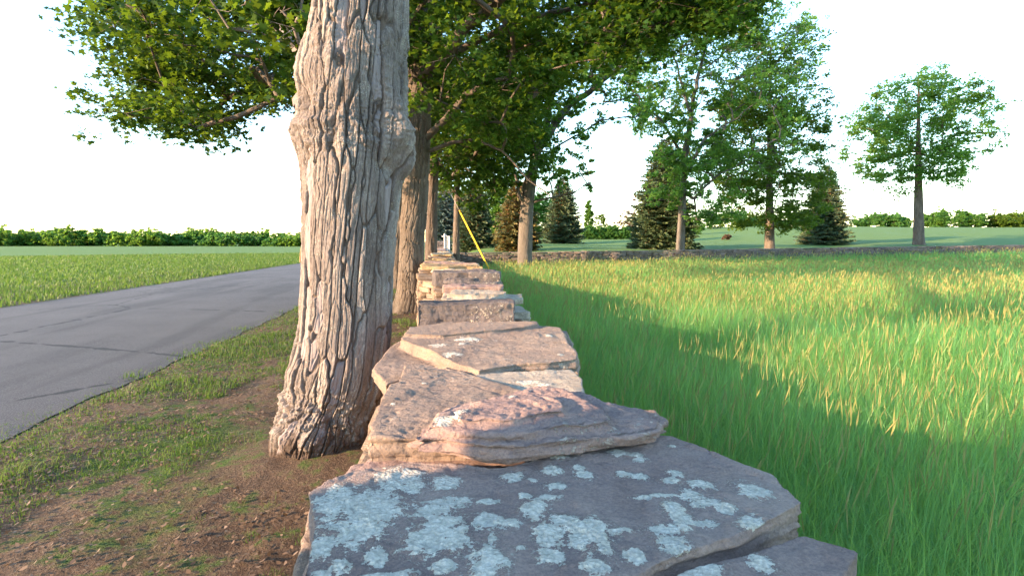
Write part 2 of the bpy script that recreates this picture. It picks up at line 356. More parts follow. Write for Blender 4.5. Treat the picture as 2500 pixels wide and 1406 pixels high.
class Tree:
    """grown skeleton: trunk and hand-set limbs, then clumps of foliage are wired to the nearest limb"""
    def __init__(s, seed):
        s.N = []; s.par = []; s.load = []; s.fix = []; s.rng = np.random.default_rng(seed)
        s.clumps = []
    def chain(s, pts, radii, start=None, sub=4, draw=True):
        prev = start; pts = [np.array(p, float) for p in pts]
        for i in range(len(pts)):
            if i:
                for q in range(1, sub):
                    t = q/sub; p = pts[i-1]*(1-t)+pts[i]*t+s.rng.normal(size=3)*.02*np.linalg.norm(pts[i]-pts[i-1])
                    s.N.append(p); s.par.append(prev); s.fix.append((radii[i-1]*(1-t)+radii[i]*t, draw)); prev = len(s.N)-1
            s.N.append(pts[i]); s.par.append(prev); s.fix.append((radii[i], draw)); prev = len(s.N)-1
        return prev
    def near(s, p): return int(np.argmin(np.linalg.norm(np.array(s.N)-np.array(p, float), axis=1)))
    def limb(s, pts, r0, r1):
        st = s.near(pts[0]); n = len(pts); s.chain(pts[1:], list(np.linspace(r0, r1, n))[1:], st)
    def attach(s, clumps, minload=0):
        """clumps: list of (center, r, n)"""
        base = np.array(s.N).copy()
        C = np.array([c[0] for c in clumps], float)
        dd = np.array([np.min(np.linalg.norm(base-c, axis=1)) for c in C])
        for k in np.argsort(dd):
            c = C[k]; A = np.array(s.N); d = np.linalg.norm(A-c, axis=1)
            cost = d+.9*np.maximum(0, A[:, 2]-c[2]+.1*d)+.15*(np.array([f is None for f in s.fix]))
            if minload: cost[:minload] += 99
            j = int(np.argmin(cost)); a = A[j]; L = d[j]
            g = a-(s.N[s.par[j]] if s.par[j] is not None else a-np.array([0, 0, 1.])); g = g/(np.linalg.norm(g)+1e-9)
            m = a+(c-a)*.5+(g*.18+np.array([0, 0, .10]))*L+s.rng.normal(size=3)*.05*L
            prev = j; ns = max(2, min(7, int(L/.35)))
            for q in range(1, ns+1):
                t = q/ns; p = a*(1-t)**2+m*2*t*(1-t)+c*t*t
                if q < ns: p = p+s.rng.normal(size=3)*.025*L/ns*2
                s.N.append(p); s.par.append(prev); s.fix.append(None); prev = len(s.N)-1
            s.clumps.append((c, clumps[k][1], clumps[k][2], prev))
    def wood(s, k=.011, rmin=.006, twigs=5, ns=6):
        n = len(s.N); cnt = np.zeros(n)
        for c in s.clumps: cnt[c[3]] += 1
        for i in range(n-1, -1, -1):
            if s.par[i] is not None: cnt[s.par[i]] += cnt[i]
        R = np.array([f[0] if f else max(rmin, k*cnt[i]**.5) for i, f in enumerate(s.fix)])
        E = []
        for i in range(n):
            j = s.par[i]
            if j is None or (s.fix[i] and not s.fix[i][1]): continue
            ra = R[j] if s.fix[j] and s.fix[i] and s.fix[j][1] and R[j] < R[i]*1.6 else min(R[j], R[i]*1.25+.002)
            E.append((s.N[j], s.N[i], ra, R[i]))
        for c, r, nn, idx in s.clumps:
            for _ in range(twigs):
                e = c+s.rng.normal(size=3)*r*np.array([.6, .6, .35])
                mid = (c+e)/2+s.rng.normal(size=3)*r*.1
                E.append((c, mid, rmin*.9, rmin*.6)); E.append((mid, e, rmin*.6, rmin*.3))
        return edges_geo(E, ns)
    def leaf_points(s, flat=.45):
        out = []
        for c, r, nn, idx in s.clumps:
            nn = int(nn); k = max(1, nn//14)
            sub = c+s.rng.normal(size=(k, 3))*r*np.array([.55, .55, flat*.7])
            w_ = s.rng.integers(0, k, nn)
            out.append(sub[w_]+s.rng.normal(size=(nn, 3))*r*np.array([.2, .2, .11]))
        return np.concatenate(out)
def finish_tree(name, label, base, trunk_parts, T, mat_b, mat_l, size, shape=MAPLE, upb=.8, twigs=5, k=.011, group=None, cat='tree', flat=.45, droop=None, ns=6, rmin=.006):
    root = empty(name, base, label, cat, group)
    v, f = join(list(trunk_parts)+[T.wood(k, twigs=twigs, ns=ns, rmin=rmin)])
    mk('trunk', v, f, [4]*len(f), mat_b, root, loc=base)
    P = T.leaf_points(flat)
    V, l, c = leaves_geo(P, size, T.rng, shape, upb, droop)
    tint = np.clip(T.rng.beta(2, 3, len(P))*.8+.25*vnoise(P*.9, 3), 0, 1)
    mk('crown', V, l, c, mat_l, root, smooth=False, attrs=[('tint', 'FACE', tint)], loc=base)
    return root
def ell_clumps(rng, c, rad, n, r, nl, lo=.35, cut=None, pw=.5):
    out = []; c = np.array(c, float); rad = np.array(rad, float)
    while len(out) < n:
        d = rng.normal(size=3); d /= np.linalg.norm(d); p = c+d*rad*(lo+(1-lo)*rng.random()**pw)
        if cut and not cut(p): continue
        out.append((p, r*rng.uniform(.7, 1.3), nl*rng.uniform(.6, 1.4)))
    return out

# ------------------------------------------------------------------ stones
def slab(name, layers, vox, mat, seed, tilt=(0, 0), amp=1.0, lich=None, label=None, cat='capstone', group=None, terr=.010, rough=.005, soften=0, sides=.012, dome=None):
    """layers: (xy polygon, z0, z1); united by voxel remesh, then weathered"""
    bm = bmesh.new()
    for poly, z0, z1 in layers:
        n = len(poly)
        bot = [bm.verts.new((p[0], p[1], z0)) for p in poly]; top = [bm.verts.new((p[0], p[1], z1)) for p in poly]
        a = sum(poly[i][0]*poly[(i+1) % n][1]-poly[(i+1) % n][0]*poly[i][1] for i in range(n))
        bm.faces.new(top if a > 0 else top[::-1]); bm.faces.new(bot[::-1] if a > 0 else bot)
        for i in range(n):
            j = (i+1) % n
            bm.faces.new((bot[i], bot[j], top[j], top[i]) if a > 0 else (bot[j], bot[i], top[i], top[j]))
    bmesh.ops.triangulate(bm, faces=bm.faces[:])
    me = bpy.data.meshes.new(name); bm.to_mesh(me); bm.free()
    o = bpy.data.objects.new(name, me); sc.collection.objects.link(o)
    md = o.modifiers.new('r', 'REMESH'); md.mode = 'VOXEL'; md.voxel_size = vox; md.use_smooth_shade = True
    if soften:
        sm = o.modifiers.new('s', 'SMOOTH'); sm.iterations = soften; sm.factor = .5
    dg = bpy.context.evaluated_depsgraph_get(); me2 = bpy.data.meshes.new_from_object(o.evaluated_get(dg))
    o.modifiers.clear(); o.data = me2; bpy.data.meshes.remove(me)
    n = len(me2.vertices); co = np.zeros(n*3, np.float32); me2.vertices.foreach_get('co', co); co = co.reshape(-1, 3).astype(float)
    no = np.zeros(n*3, np.float32); me2.vertex_normals.foreach_get('vector', no); no = no.reshape(-1, 3).astype(float)
    c = co.mean(0); side = np.hypot(no[:, 0], no[:, 1]); up = np.clip(no[:, 2], 0, 1)
    wv = fbm(np.stack([co[:, 0]*2, co[:, 1]*2, co[:, 2]*0], -1), seed+4, 3)*.02
    strata = fbm(np.stack([co[:, 0]*2.2, co[:, 1]*2.2, (co[:, 2]+wv)*75], -1), seed, 3)*3
    strata = (np.floor(strata)+sstep(.7, 1, strata-np.floor(strata)))/2.4
    outl = fbm(co*np.array([7, 7, 2.]), seed+1, 4)*.022+fbm(co*np.array([28, 28, 14.]), seed+11, 3)*.009
    ridge = np.abs(fbm(co*np.array([6, 6, 30.])+.7*fbm(co*5, seed+21, 2)[:, None], seed+22, 4, .6))
    dx = (strata*sides*1.3+outl*.9-ridge*.02)*amp*side
    co[:, :2] += no[:, :2]*dx[:, None]
    f = fbm(np.stack([co[:, 0]*2.6+.3*seed, co[:, 1]*2.6, 0*co[:, 0]], -1), seed+2, 5, .55)*4
    fl = np.floor(f); fr = f-fl; st_ = fl+sstep(.78, 1.0, fr)
    f3 = fbm(np.stack([co[:, 0]*7+wv*20, co[:, 1]*9, 0*co[:, 0]], -1), seed+23, 5, .6)*4; stp = np.floor(f3)+sstep(.8, 1, f3-np.floor(f3))
    cr = np.abs(fbm(np.stack([co[:, 0]*3+co[:, 1]*1.2, co[:, 1]*7, 0*co[:, 0]], -1), seed+15, 4, .6))
    dz = (st_*terr-.005*(1-sstep(0, .05, cr))+fbm(co*35, seed+16, 3, .6)*rough*.9+fbm(co*11, seed+6, 5, .6)*rough*.55+stp*rough*.35+fbm(co*np.array([4, 4, 4.]), seed+8, 3)*.006)*amp
    co[:, 2] += dz*up-np.clip(-no[:, 2], 0, 1)*(fbm(co*9, seed+3, 3)*.012)
    if dome: co[:, 2] += dome(co, up)
    L = np.full(n, -2.0)
    if lich:
        for (lx, ly, rx, ry) in lich:
            L = np.maximum(L, 1-np.sqrt(((co[:, 0]-lx)/rx)**2+((co[:, 1]-ly)/ry)**2))
        L = np.maximum(L, -1); co[:, 2] += up*.0022*sstep(0, .15, L)*(1+.5*vnoise(co*160, 2))
        L = np.where(up > .3, L, -1)
    co[:, 2] += tilt[0]*(co[:, 0]-c[0])+tilt[1]*(co[:, 1]-c[1])
    base = np.array([c[0], c[1], co[:, 2].min()]); co -= base
    me2.vertices.foreach_set('co', co.astype(np.float32).ravel())
    at = me2.attributes.new('lichen', 'FLOAT', 'POINT'); at.data.foreach_set('value', L.astype(np.float32))
    me2.materials.clear(); me2.materials.append(mat); me2.update()
    o.location = base
    return tag(o, label, cat, group)
def pxy(z, *pts): return [tuple(atz(a, b, z)[:2]) for a, b in pts]
def lic(z, *els):
    out = []
    for px, py, rx, ry in els:
        c = atz(px, py, z); ex = atz(px+rx, py, z)-c; ey = atz(px, py-ry, z)-atz(px, py+ry, z)
        out.append((c.x, c.y, max(.008, ex.length*1.12), max(.008, ey.length/2*1.12)))
    return out
GC = 'capstones on the near part of the roadside wall'
LA = lic(.925, (900,1235,85,46), (820,1228,52,42), (876,1290,65,34), (790,1327,32,30), (827,1378,25,15), (782,1397,25,12), (920,1354,24,20),
 (975,1160,58,25), (1010,1172,28,16), (1088,1168,31,16), (1095,1218,50,14), (1060,1240,45,18), (1080,1280,55,28), (1050,1318,60,34), (1110,1310,38,36), (942,1402,70,14),
 (1190,1268,42,22), (1240,1274,26,12), (1190,1372,46,40), (1250,1157,28,10), (1190,1217,26,6), (1080,1378,28,16), (1370,1110,24,8), (1506,1104,22,9), (1545,1110,22,6),
 (1565,1122,17,6), (1347,1143,23,9), (1409,1141,15,9), (1425,1155,22,9), (1522,1154,22,7), (1565,1158,20,6), (1649,1155,18,8), (1712,1183,28,12), (1352,1181,25,8), (1281,1206,15,7),
 (1338,1211,26,9), (1305,1239,31,24), (1375,1270,44,15), (1344,1304,34,30), (1432,1310,46,28), (1450,1284,30,18), (1344,1355,30,20), (1458,1388,30,20), (1477,1342,17,14), (1513,1300,32,7),
 (1640,1328,36,24), (1655,1250,26,26), (1630,1292,56,11), (1690,1210,24,14), (1725,1228,38,9), (1770,1244,26,14), (1714,1277,34,9), (1640,1172,22,7), (1270,1336,10,6), (1550,1362,24,14),
 (1600,1210,50,5), (1297,1167,12,4), (1840,1200,30,20), (1850,1290,36,26), (1200,1310,12,8), (1640,1090,8,3))
slab('capstone', [(pxy(.925, (757,1200), (800,1172), (860,1148), (1000,1122), (1100,1126), (1190,1135), (1250,1131), (1340,1110), (1480,1072), (1560,1062), (1635,1062), (1700,1085), (1790,1124), (1890,1160), (1960,1230), (1900,1270), (1777,1322), (1680,1352), (1600,1388), (1540,1415), (1380,1500), (900,1540), (735,1440), (762,1300)), .84, .925)],
     .005, M_slabA, 3, lich=LA, terr=.007, amp=.6, rough=.003, label='broad violet-grey capstone covered with pale crusty lichen patches, nearest in the frame', group=GC)
slab('capstone', [(pxy(.915, (1590,1440), (1680,1385), (1790,1352), (1960,1300), (2100,1340), (2000,1500), (1700,1620)), .80, .915)], .008, M_slabA, 8, amp=.5,
     lich=lic(.915, (1700,1392,55,26), (1860,1370,30,20)), terr=.004, label='low grey capstone behind the dark gap at the lower right corner, lichen on it', group=GC)
slab('wall_stone', [(pxy(.80, (690,1470), (728,1330), (752,1235), (800,1190), (880,1180), (900,1500)), .70, .80)], .009, M_slabB, 12, amp=.6, label='grey side stone under the left edge of the lichen covered capstone', cat='stone', group=GC)
slab('capstone', [(pxy(.885, (820,1180), (850,1140), (905,1118), (940,1112), (1000,1092), (1130,1100), (1330,1100), (1500,1090), (1450,1130), (1150,1165), (900,1200)), .80, .885)], .008, M_slabC, 21, amp=.6,
     label='thin pinkish stone peeking out between the lichen capstone and the tan slab', group=GC)
slab('capstone', [(pxy(.96, (899,1064), (915,1010), (935,962), (952,935), (975,930), (990,890), (1045,886), (1130,902), (1240,938), (1330,975), (1330,1010), (1150,1060), (1010,1063)), .868, .96)],
     .0052, M_slabB, 33, terr=.004, amp=.7, label='tan capstone with a straight left edge beside the trunk, under the pink rock', group=GC, lich=lic(.96, (1035,935,8,3), (960,985,6,3)))
def domeC(co, up):
    return np.zeros(len(co))
slab('capstone', [(pxy(.93, (1003,1092), (1040,1060), (1120,1040), (1300,1010), (1500,1010), (1600,1022), (1634,1050), (1600,1064), (1540,1074), (1440,1088), (1330,1116), (1240,1130), (1180,1124), (1070,1106)), .925, .955),
  (pxy(.965, (1015,1082), (1036,1048), (1100,1000), (1300,965), (1420,975), (1560,1022), (1612,1040), (1605,1056), (1540,1066), (1400,1080), (1250,1100), (1200,1098), (1080,1082)), .94, .980),
  (pxy(.99, (1040,1050), (1080,1008), (1120,990), (1310,958), (1380,964), (1470,1000), (1500,1030), (1330,1052), (1200,1062)), .96, 1.0),
  (pxy(1.015, (1100,1008), (1180,985), (1310,962), (1370,976), (1380,1000), (1250,1020), (1120,1025)), .98, 1.016)],
     .005, M_slabC, 44, terr=.006, amp=.9, rough=.007, soften=7, sides=.02, label='lumpy pink pointed rock lying across the joint behind the lichen capstone', group=GC,
     lich=lic(1.0, (1100,1022,38,10), (1085,1030,20,8), (1040,1072,12,8), (1215,1088,6,4), (1250,975,10,3)))
slab('capstone', [(pxy(.95, (1155,905), (1290,903), (1395,900), (1424,925), (1424,962), (1350,1000), (1180,960)), .86, .95)], .006, M_slabD, 52, terr=.004, amp=.6,
     label='pale flat capstone with a bluish right end, half under the pink rock', group=GC, lich=lic(.95, (1290,930,30,4), (1330,938,20,4)))
slab('capstone', [(pxy(.925, (908,893), (935,862), (950,840), (990,820), (1000,800), (1130,784), (1300,782), (1330,800), (1385,803), (1412,860), (1418,880), (1414,900), (1300,905), (1180,912), (1080,905), (1000,918), (940,936), (925,915)), .86, .915),
  (pxy(.965, (1000,836), (975,826), (1000,796), (1100,784), (1312,784), (1318,796), (1370,800), (1384,822), (1390,838), (1414,862), (1412,876), (1340,884), (1260,888), (1170,905), (1100,882), (1040,852)), .90, .965),
  (pxy(.99, (985,812), (1010,797), (1120,785), (1290,783), (1316,791), (1250,800), (1160,808), (1080,814)), .94, .985)],
     .0065, M_slabB, 61, terr=.004, amp=.65, label='large tan capstone in stepped layers with a warm curved ledge across it', group=GC,
     lich=lic(.965, (1140,828,28,5), (1070,843,18,4), (1105,865,22,4), (1128,840,8,3), (1340,820,8,3), (1368,866,8,2)))
# blocky ones further on: x range measured on the wall
def boxpoly(x0, x1, y0, y1, rng, k=3, j=.03):
    p = []
    for i in range(k): p.append((x0+(x1-x0)*i/k, y0))
    for i in range(k): p.append((x1, y0+(y1-y0)*i/k))
    for i in range(k): p.append((x1-(x1-x0)*i/k, y1))
    for i in range(k): p.append((x0, y1-(y1-y0)*i/k))
    return [(a+rng.uniform(-j, j), b+rng.uniform(-j, j)) for a, b in p]
rg = random.Random(5)
def X(px, py, y): return aty(px, py, y).x
slab('capstone', [(boxpoly(X(1017,760,3.45), X(1262,760,3.45), 3.45, 3.8, rg, 3, .012), .885, 1.045)], .010, M_slabE, 71, terr=.005, amp=1.0, sides=.003, tilt=(.015, 0), label='thick dark block standing across the wall with white lichen on its face', group=GC)
slab('capstone', [([(X(1076,725,4.4), 4.34), (X(1150,725,4.4), 4.30), (X(1240,725,4.4), 4.28), (X(1277,735,4.4), 4.40), (X(1272,720,4.8), 4.75), (X(1150,720,4.9), 4.95), (X(1082,720,4.8), 4.8)], .92, .985),
   ([(X(1092,720,4.5), 4.42), (X(1150,720,4.5), 4.38), (X(1225,720,4.5), 4.42), (X(1235,720,4.7), 4.62), (X(1190,720,4.8), 4.85), (X(1110,720,4.8), 4.82)], .96, 1.022)], .010, M_slabD, 77, amp=.8, soften=4, label='whitish humped capstone just behind the dark block', group=GC)
slab('capstone', [(boxpoly(X(1150,735,4.0), X(1277,750,4.0), 3.7, 4.1, rg, 3, .02), .87, .96)], .010, M_slabD, 79, amp=.8, label='small pale stone jutting to the meadow beneath the whitish humped capstone', group=GC)
slab('capstone', [(boxpoly(X(1085,705,4.7), X(1238,705,4.7), 4.96, 5.16, rg, 3, .02), .95, 1.035)], .012, M_slabC, 83, amp=.8, label='reddish flat capstone between the whitish hump and the dark layered stone', group=GC)
slab('capstone', [([(X(1080,690,5.1), 5.18), (X(1110,690,5.0), 5.14), (X(1150,690,5.0), 5.15), (X(1215,700,5.1), 5.17), (X(1230,700,5.3), 5.3), (X(1150,690,5.45), 5.45), (X(1085,690,5.4), 5.4)], .98, 1.06),
   ([(X(1084,690,5.1), 5.22), (X(1112,690,5.0), 5.17), (X(1160,690,5.1), 5.2), (X(1170,690,5.4), 5.4), (X(1090,690,5.35), 5.35)], 1.03, 1.10)], .012, M_slabE, 88, amp=1.0, soften=3, sides=.02, label='dark layered capstone with an orange rounded left end', group=GC)
slab('capstone', [(boxpoly(X(1058,690,5.65), X(1226,690,5.65), 5.65, 6.2, rg, 3, .02), .96, 1.12)], .012, M_slabE, 93, amp=.9, sides=.004, tilt=(-.03, 0), label='long slate-grey capstone with a dark square face at its left end', group=GC)
slab('capstone', [(boxpoly(X(1052,665,6.6), X(1182,665,6.6), 6.6, 7.0, rg, 4, .03), 1.045, 1.095)], .012, M_slabD, 97, amp=.9, label='thin pale capstone slab with its pointed end over the meadow, lower of two', group=GC)
slab('capstone', [(boxpoly(X(1026,660,6.9), X(1172,660,6.9), 6.85, 7.4, rg, 4, .04), 1.085, 1.14)], .012, M_slabF, 99, amp=.9, label='thin ochre capstone slab overhanging the sunlit wall face, upper of two', group=GC)
# wall line (left edge, right edge) along y
WY = [-1, 0, 3.4, 4.3, 5.2, 6.3, 6.6, 7.4, 8, 10, 14, 20, 30, 38]
WL = [-.28, -.28, -.22, -.12, -.12, -.16, -.36, -.38, -.40, -.38, -.46, -.52, -.66, -.80]
WR = [.60, .62, .52, .52, .55, .52, .50, .45, .30, .26, .22, .15, .02, -.1]
WZ = [.84, .84, .88, .93, .95, .96, 1.02, 1.06, .98, .98, .97, .95, .93, .95]
def wl(y): return float(np.interp(y, WY, WL))
def wr(y): return float(np.interp(y, WY, WR))
def wz(y): return float(np.interp(y, WY, WZ))
# the farther caps
y = 7.5; k = 0; far = [M_slabB, M_slabF, M_slabC, M_slabD, M_wall, M_slabF]
GF = 'capstones on the far stretch of the roadside wall'
while y < 38:
    L = rg.uniform(.45, .8)*(1 if y < 14 else 1.5 if y < 24 else 2.2)
    for lay in range(2 if y < 26 else 1):
        z = wz(y)+.005+lay*.055
        if lay and rg.random() < .3: continue
        th = rg.uniform(.035, .065)
        a, b = wl(y)-rg.uniform(-.02, .05), wr(y)+rg.uniform(-.08, .06)
        fi = rg.randrange(6)
        if lay: a += rg.uniform(0, .12); b -= rg.uniform(0, .15)
        slab('capstone', [(boxpoly(a, b, y+lay*.15, y+L-.03+lay*.12, rg, 3, .035), z, z+th)], .014 if y < 12 else .025, far[fi], 200+k, amp=1.0 if y < 14 else .8,
             tilt=(rg.uniform(-.06, .06), rg.uniform(-.02, .03)), label=['tan', 'ochre', 'pinkish', 'pale grey', 'brown', 'ochre'][fi]+' flat capstone on the '+('nearer' if y < 12 else 'middle' if y < 22 else 'farthest')+' part of the far stretch of the roadside wall', group=GF)
        k += 1
    y += L
# raised dark pile at the far end
for i in range(4):
    slab('capstone', [(boxpoly(-.98+.02*i, -.10-.03*i, 37.0, 38.2, rg, 2, .05), 1.0+.12*i, 1.11+.12*i)], .035, M_slabE, 300+i, label=['lowest', 'second lowest', 'second highest', 'topmost'][i]+' dark stone in the pile on the far end of the roadside wall', group='dark stones piled at the far end of the roadside wall')

def rbox_template():
    V = []; idx = {}
    for i in range(4):
        for j in range(4):
            for k_ in range(4):
                if i in (0, 3) or j in (0, 3) or k_ in (0, 3):
                    idx[(i, j, k_)] = len(V); p = [(-.5, -.42, .42, .5)[q] for q in (i, j, k_)]
                    ex = sum(q in (0, 3) for q in (i, j, k_)); s = 1-.035*(ex-1)
                    V.append([c*s for c in p])
    F = []
    for a in range(3):
        for i in range(3):
            for s_ in (0, 3):
                for j in range(3):
                    def g(u, v):
                        q = [0, 0, 0]; q[a] = s_; q[(a+1) % 3] = u; q[(a+2) % 3] = v; return idx[tuple(q)]
                    f = [g(i, j), g(i+1, j), g(i+1, j+1), g(i, j+1)]
                    F.append(f if s_ == 3 else f[::-1])
    return np.array(V), np.array(F)
TV, TF = rbox_template()
def drystone(name, label, stones, mat, core, loc):
    """stones: (center, direction along wall, length, depth, height)"""
    rng = np.random.default_rng(7); VV = []; FF = []; o = 0
    for c, d, L, D, H in stones:
        d = np.array([d[0], d[1], 0.]); d /= np.linalg.norm(d); n = np.array([d[1], -d[0], 0])
        v = TV*(1+rng.uniform(-.09, .09, TV.shape)); sk = rng.uniform(-.12, .12)
        p = np.array(c)+d*(v[:, :1]*L+v[:, 2:]*sk*H*3)+n*v[:, 1:2]*D+np.array([0, 0, 1])*(v[:, 2:]*H+v[:, :1]*rng.uniform(-.01, .01))
        VV.append(p); FF.append(TF+o); o += len(TV)
    for q in core:
        v = (TV/.5)*.5; c, sx, sy, sz, ang = q
        p = v*np.array([sx, sy, sz]); ca, sa = math.cos(ang), math.sin(ang)
        p = np.stack([p[:, 0]*ca-p[:, 1]*sa, p[:, 0]*sa+p[:, 1]*ca, p[:, 2]], -1)+np.array(c)
        VV.append(p); FF.append(TF+o); o += len(TV)
    F = np.concatenate(FF)
    ob = mk(name, np.concatenate(VV), F, [4]*len(F), mat, loc=loc, smooth=False)
    ob.data.attributes.new('lichen', 'FLOAT', 'POINT').data.foreach_set('value', np.full(o, -2., np.float32))
    return tag(ob, label, 'stone wall')
def wall_faces(edge_fns, tops, bots, y0, y1, seed, out_sign, hr=(.045, .10), lr=(.12, .38), step=None):
    rng = random.Random(seed); st = []
    z = 0
    while z < 1.3:
        h = rng.uniform(*hr); y_ = y0+rng.uniform(0, .2)
        while y_ < y1:
            L = rng.uniform(*lr)*(1 if y_ < 9 else 1.6)
            ym = y_+L/2
            if z+h*.6 < tops(ym) and z+h > bots(ym)-.05:
                e = edge_fns(ym); d = (edge_fns(ym+.1)-edge_fns(ym-.1), .2); D = .26
                hh = min(h, tops(ym)-z+.01)
                st.append(((e-out_sign*(D/2+.02-rng.uniform(0, .035)), ym, z+hh/2+rng.uniform(-.004, .004)), d, L*.97, D, hh*.93))
            y_ += L
        z += h
    return st
S = wall_faces(wl, wz, lambda y: 0, -1, 38, 3, -1)+wall_faces(wr, wz, lambda y: 0, -1, 38, 4, 1, (.06, .12), (.2, .5))
core = []
for a in np.arange(-1, 38, .5):
    m_ = a+.25; x0, x1 = max(wl(m_-.3), wl(m_+.3)), min(wr(m_-.3), wr(m_+.3)); ztop = min(wz(a), wz(a+.5))-.02
    core.append((((x0+x1)/2, m_, ztop/2), x1-x0-.16, .505, ztop, 0))
for i in range(9):    # sunlit return where the wall widens again
    zz = .1+i*.10
    x_ = -.36
    while x_ < .2:
        L = rg.uniform(.08, .16); S.append(((x_+L/2, 6.62, zz+rg.uniform(-.01, .01)), (1, 0), L*.96, .2+rg.uniform(0, .04), .09)); x_ += L
drystone('stone_wall', 'long dry stone wall of tan field stones running beside the trees', S, M_wall, core, (0, 0, 0))
# crossing wall beyond the meadow
CW = [(.25, 25.0), (6, 25.4), (13.8, 26.2), (22, 27.2), (34, 28.6), (46, 30)]
def cwy(x): return float(np.interp(x, [c[0] for c in CW], [c[1] for c in CW]))
def cwz(x): return .87+.012*max(0, x-2)*.8
rng_ = random.Random(11); S = []; core = []; z = 0
while z < 1.4:
    h = rng_.uniform(.05, .09); x_ = .25
    while x_ < 46:
        L = rng_.uniform(.18, .55); xm = x_+L/2
        if z+h*.7 < cwz(xm):
            S.append(((xm, cwy(xm)+.13+rng_.uniform(-.03, .03), z+h/2), (1, (cwy(xm+.5)-cwy(xm-.5))), L*.96, .3, h*.9))
        x_ += L
    z += h
x_ = .25
while x_ < 46:    # rough coping
    L = rng_.uniform(.4, 1.0); xm = x_+L/2; S.append(((xm, cwy(xm)+.3, cwz(xm)+rng_.uniform(0, .025)), (1, cwy(xm+.5)-cwy(xm-.5)), L*.97, .62, rng_.uniform(.05, .08))); x_ += L
for a in np.arange(.3, 46, 1.0):
    core.append(((a+.5, cwy(a+.5)+.38, cwz(a)/2-.03), 1.02, .42, cwz(a)-.04, math.atan2(cwy(a+1)-cwy(a), 1)))
drystone('stone_wall', 'low grey dry stone wall crossing behind the tall meadow grass', S, M_wallfar, core, (.25, 25, 0))

# small stones and sticks at the foot of the big maple
for i, (px, py, s, l) in enumerate([(735, 1130, .05, 'small grey stone on the soil below the trunk, farther one'), (738, 1160, .075, 'small flat pinkish stone in the soil left of the lichen capstone'), (868, 1105, .035, 'small dark stone in the soil right of the trunk base')]):
    p = atz(px, py, .04)
    slab('stone', [([(p.x+s*math.cos(a)*rg.uniform(.8, 1.2), p.y+s*math.sin(a)*rg.uniform(.8, 1.2)) for a in np.arange(0, 6.2, .9)], .0, .045+s*.3)], .006, M_slabC if i < 2 else M_slabE, 400+i, amp=.5, label=l, cat='stone', terr=.004)
for i, (a, b, r, l) in enumerate([((832, 1072), (870, 1092), .013, 'short broken stick lying by the trunk base'), ((880, 1050), (893, 1110), .006, 'thin curved root twig against the wall')]):
    p, q = atz(a[0], a[1], .09), atz(b[0], b[1], .06); m_ = (p+q)/2+Vector((.02, .02, .025))
    v, f = edges_geo([(p, m_, r, r*.9), (m_, q, r*.9, r*.5)], 8); tag(mk('stick', v, f, [4]*len(f), M_bark2, loc=p), l, 'stick')

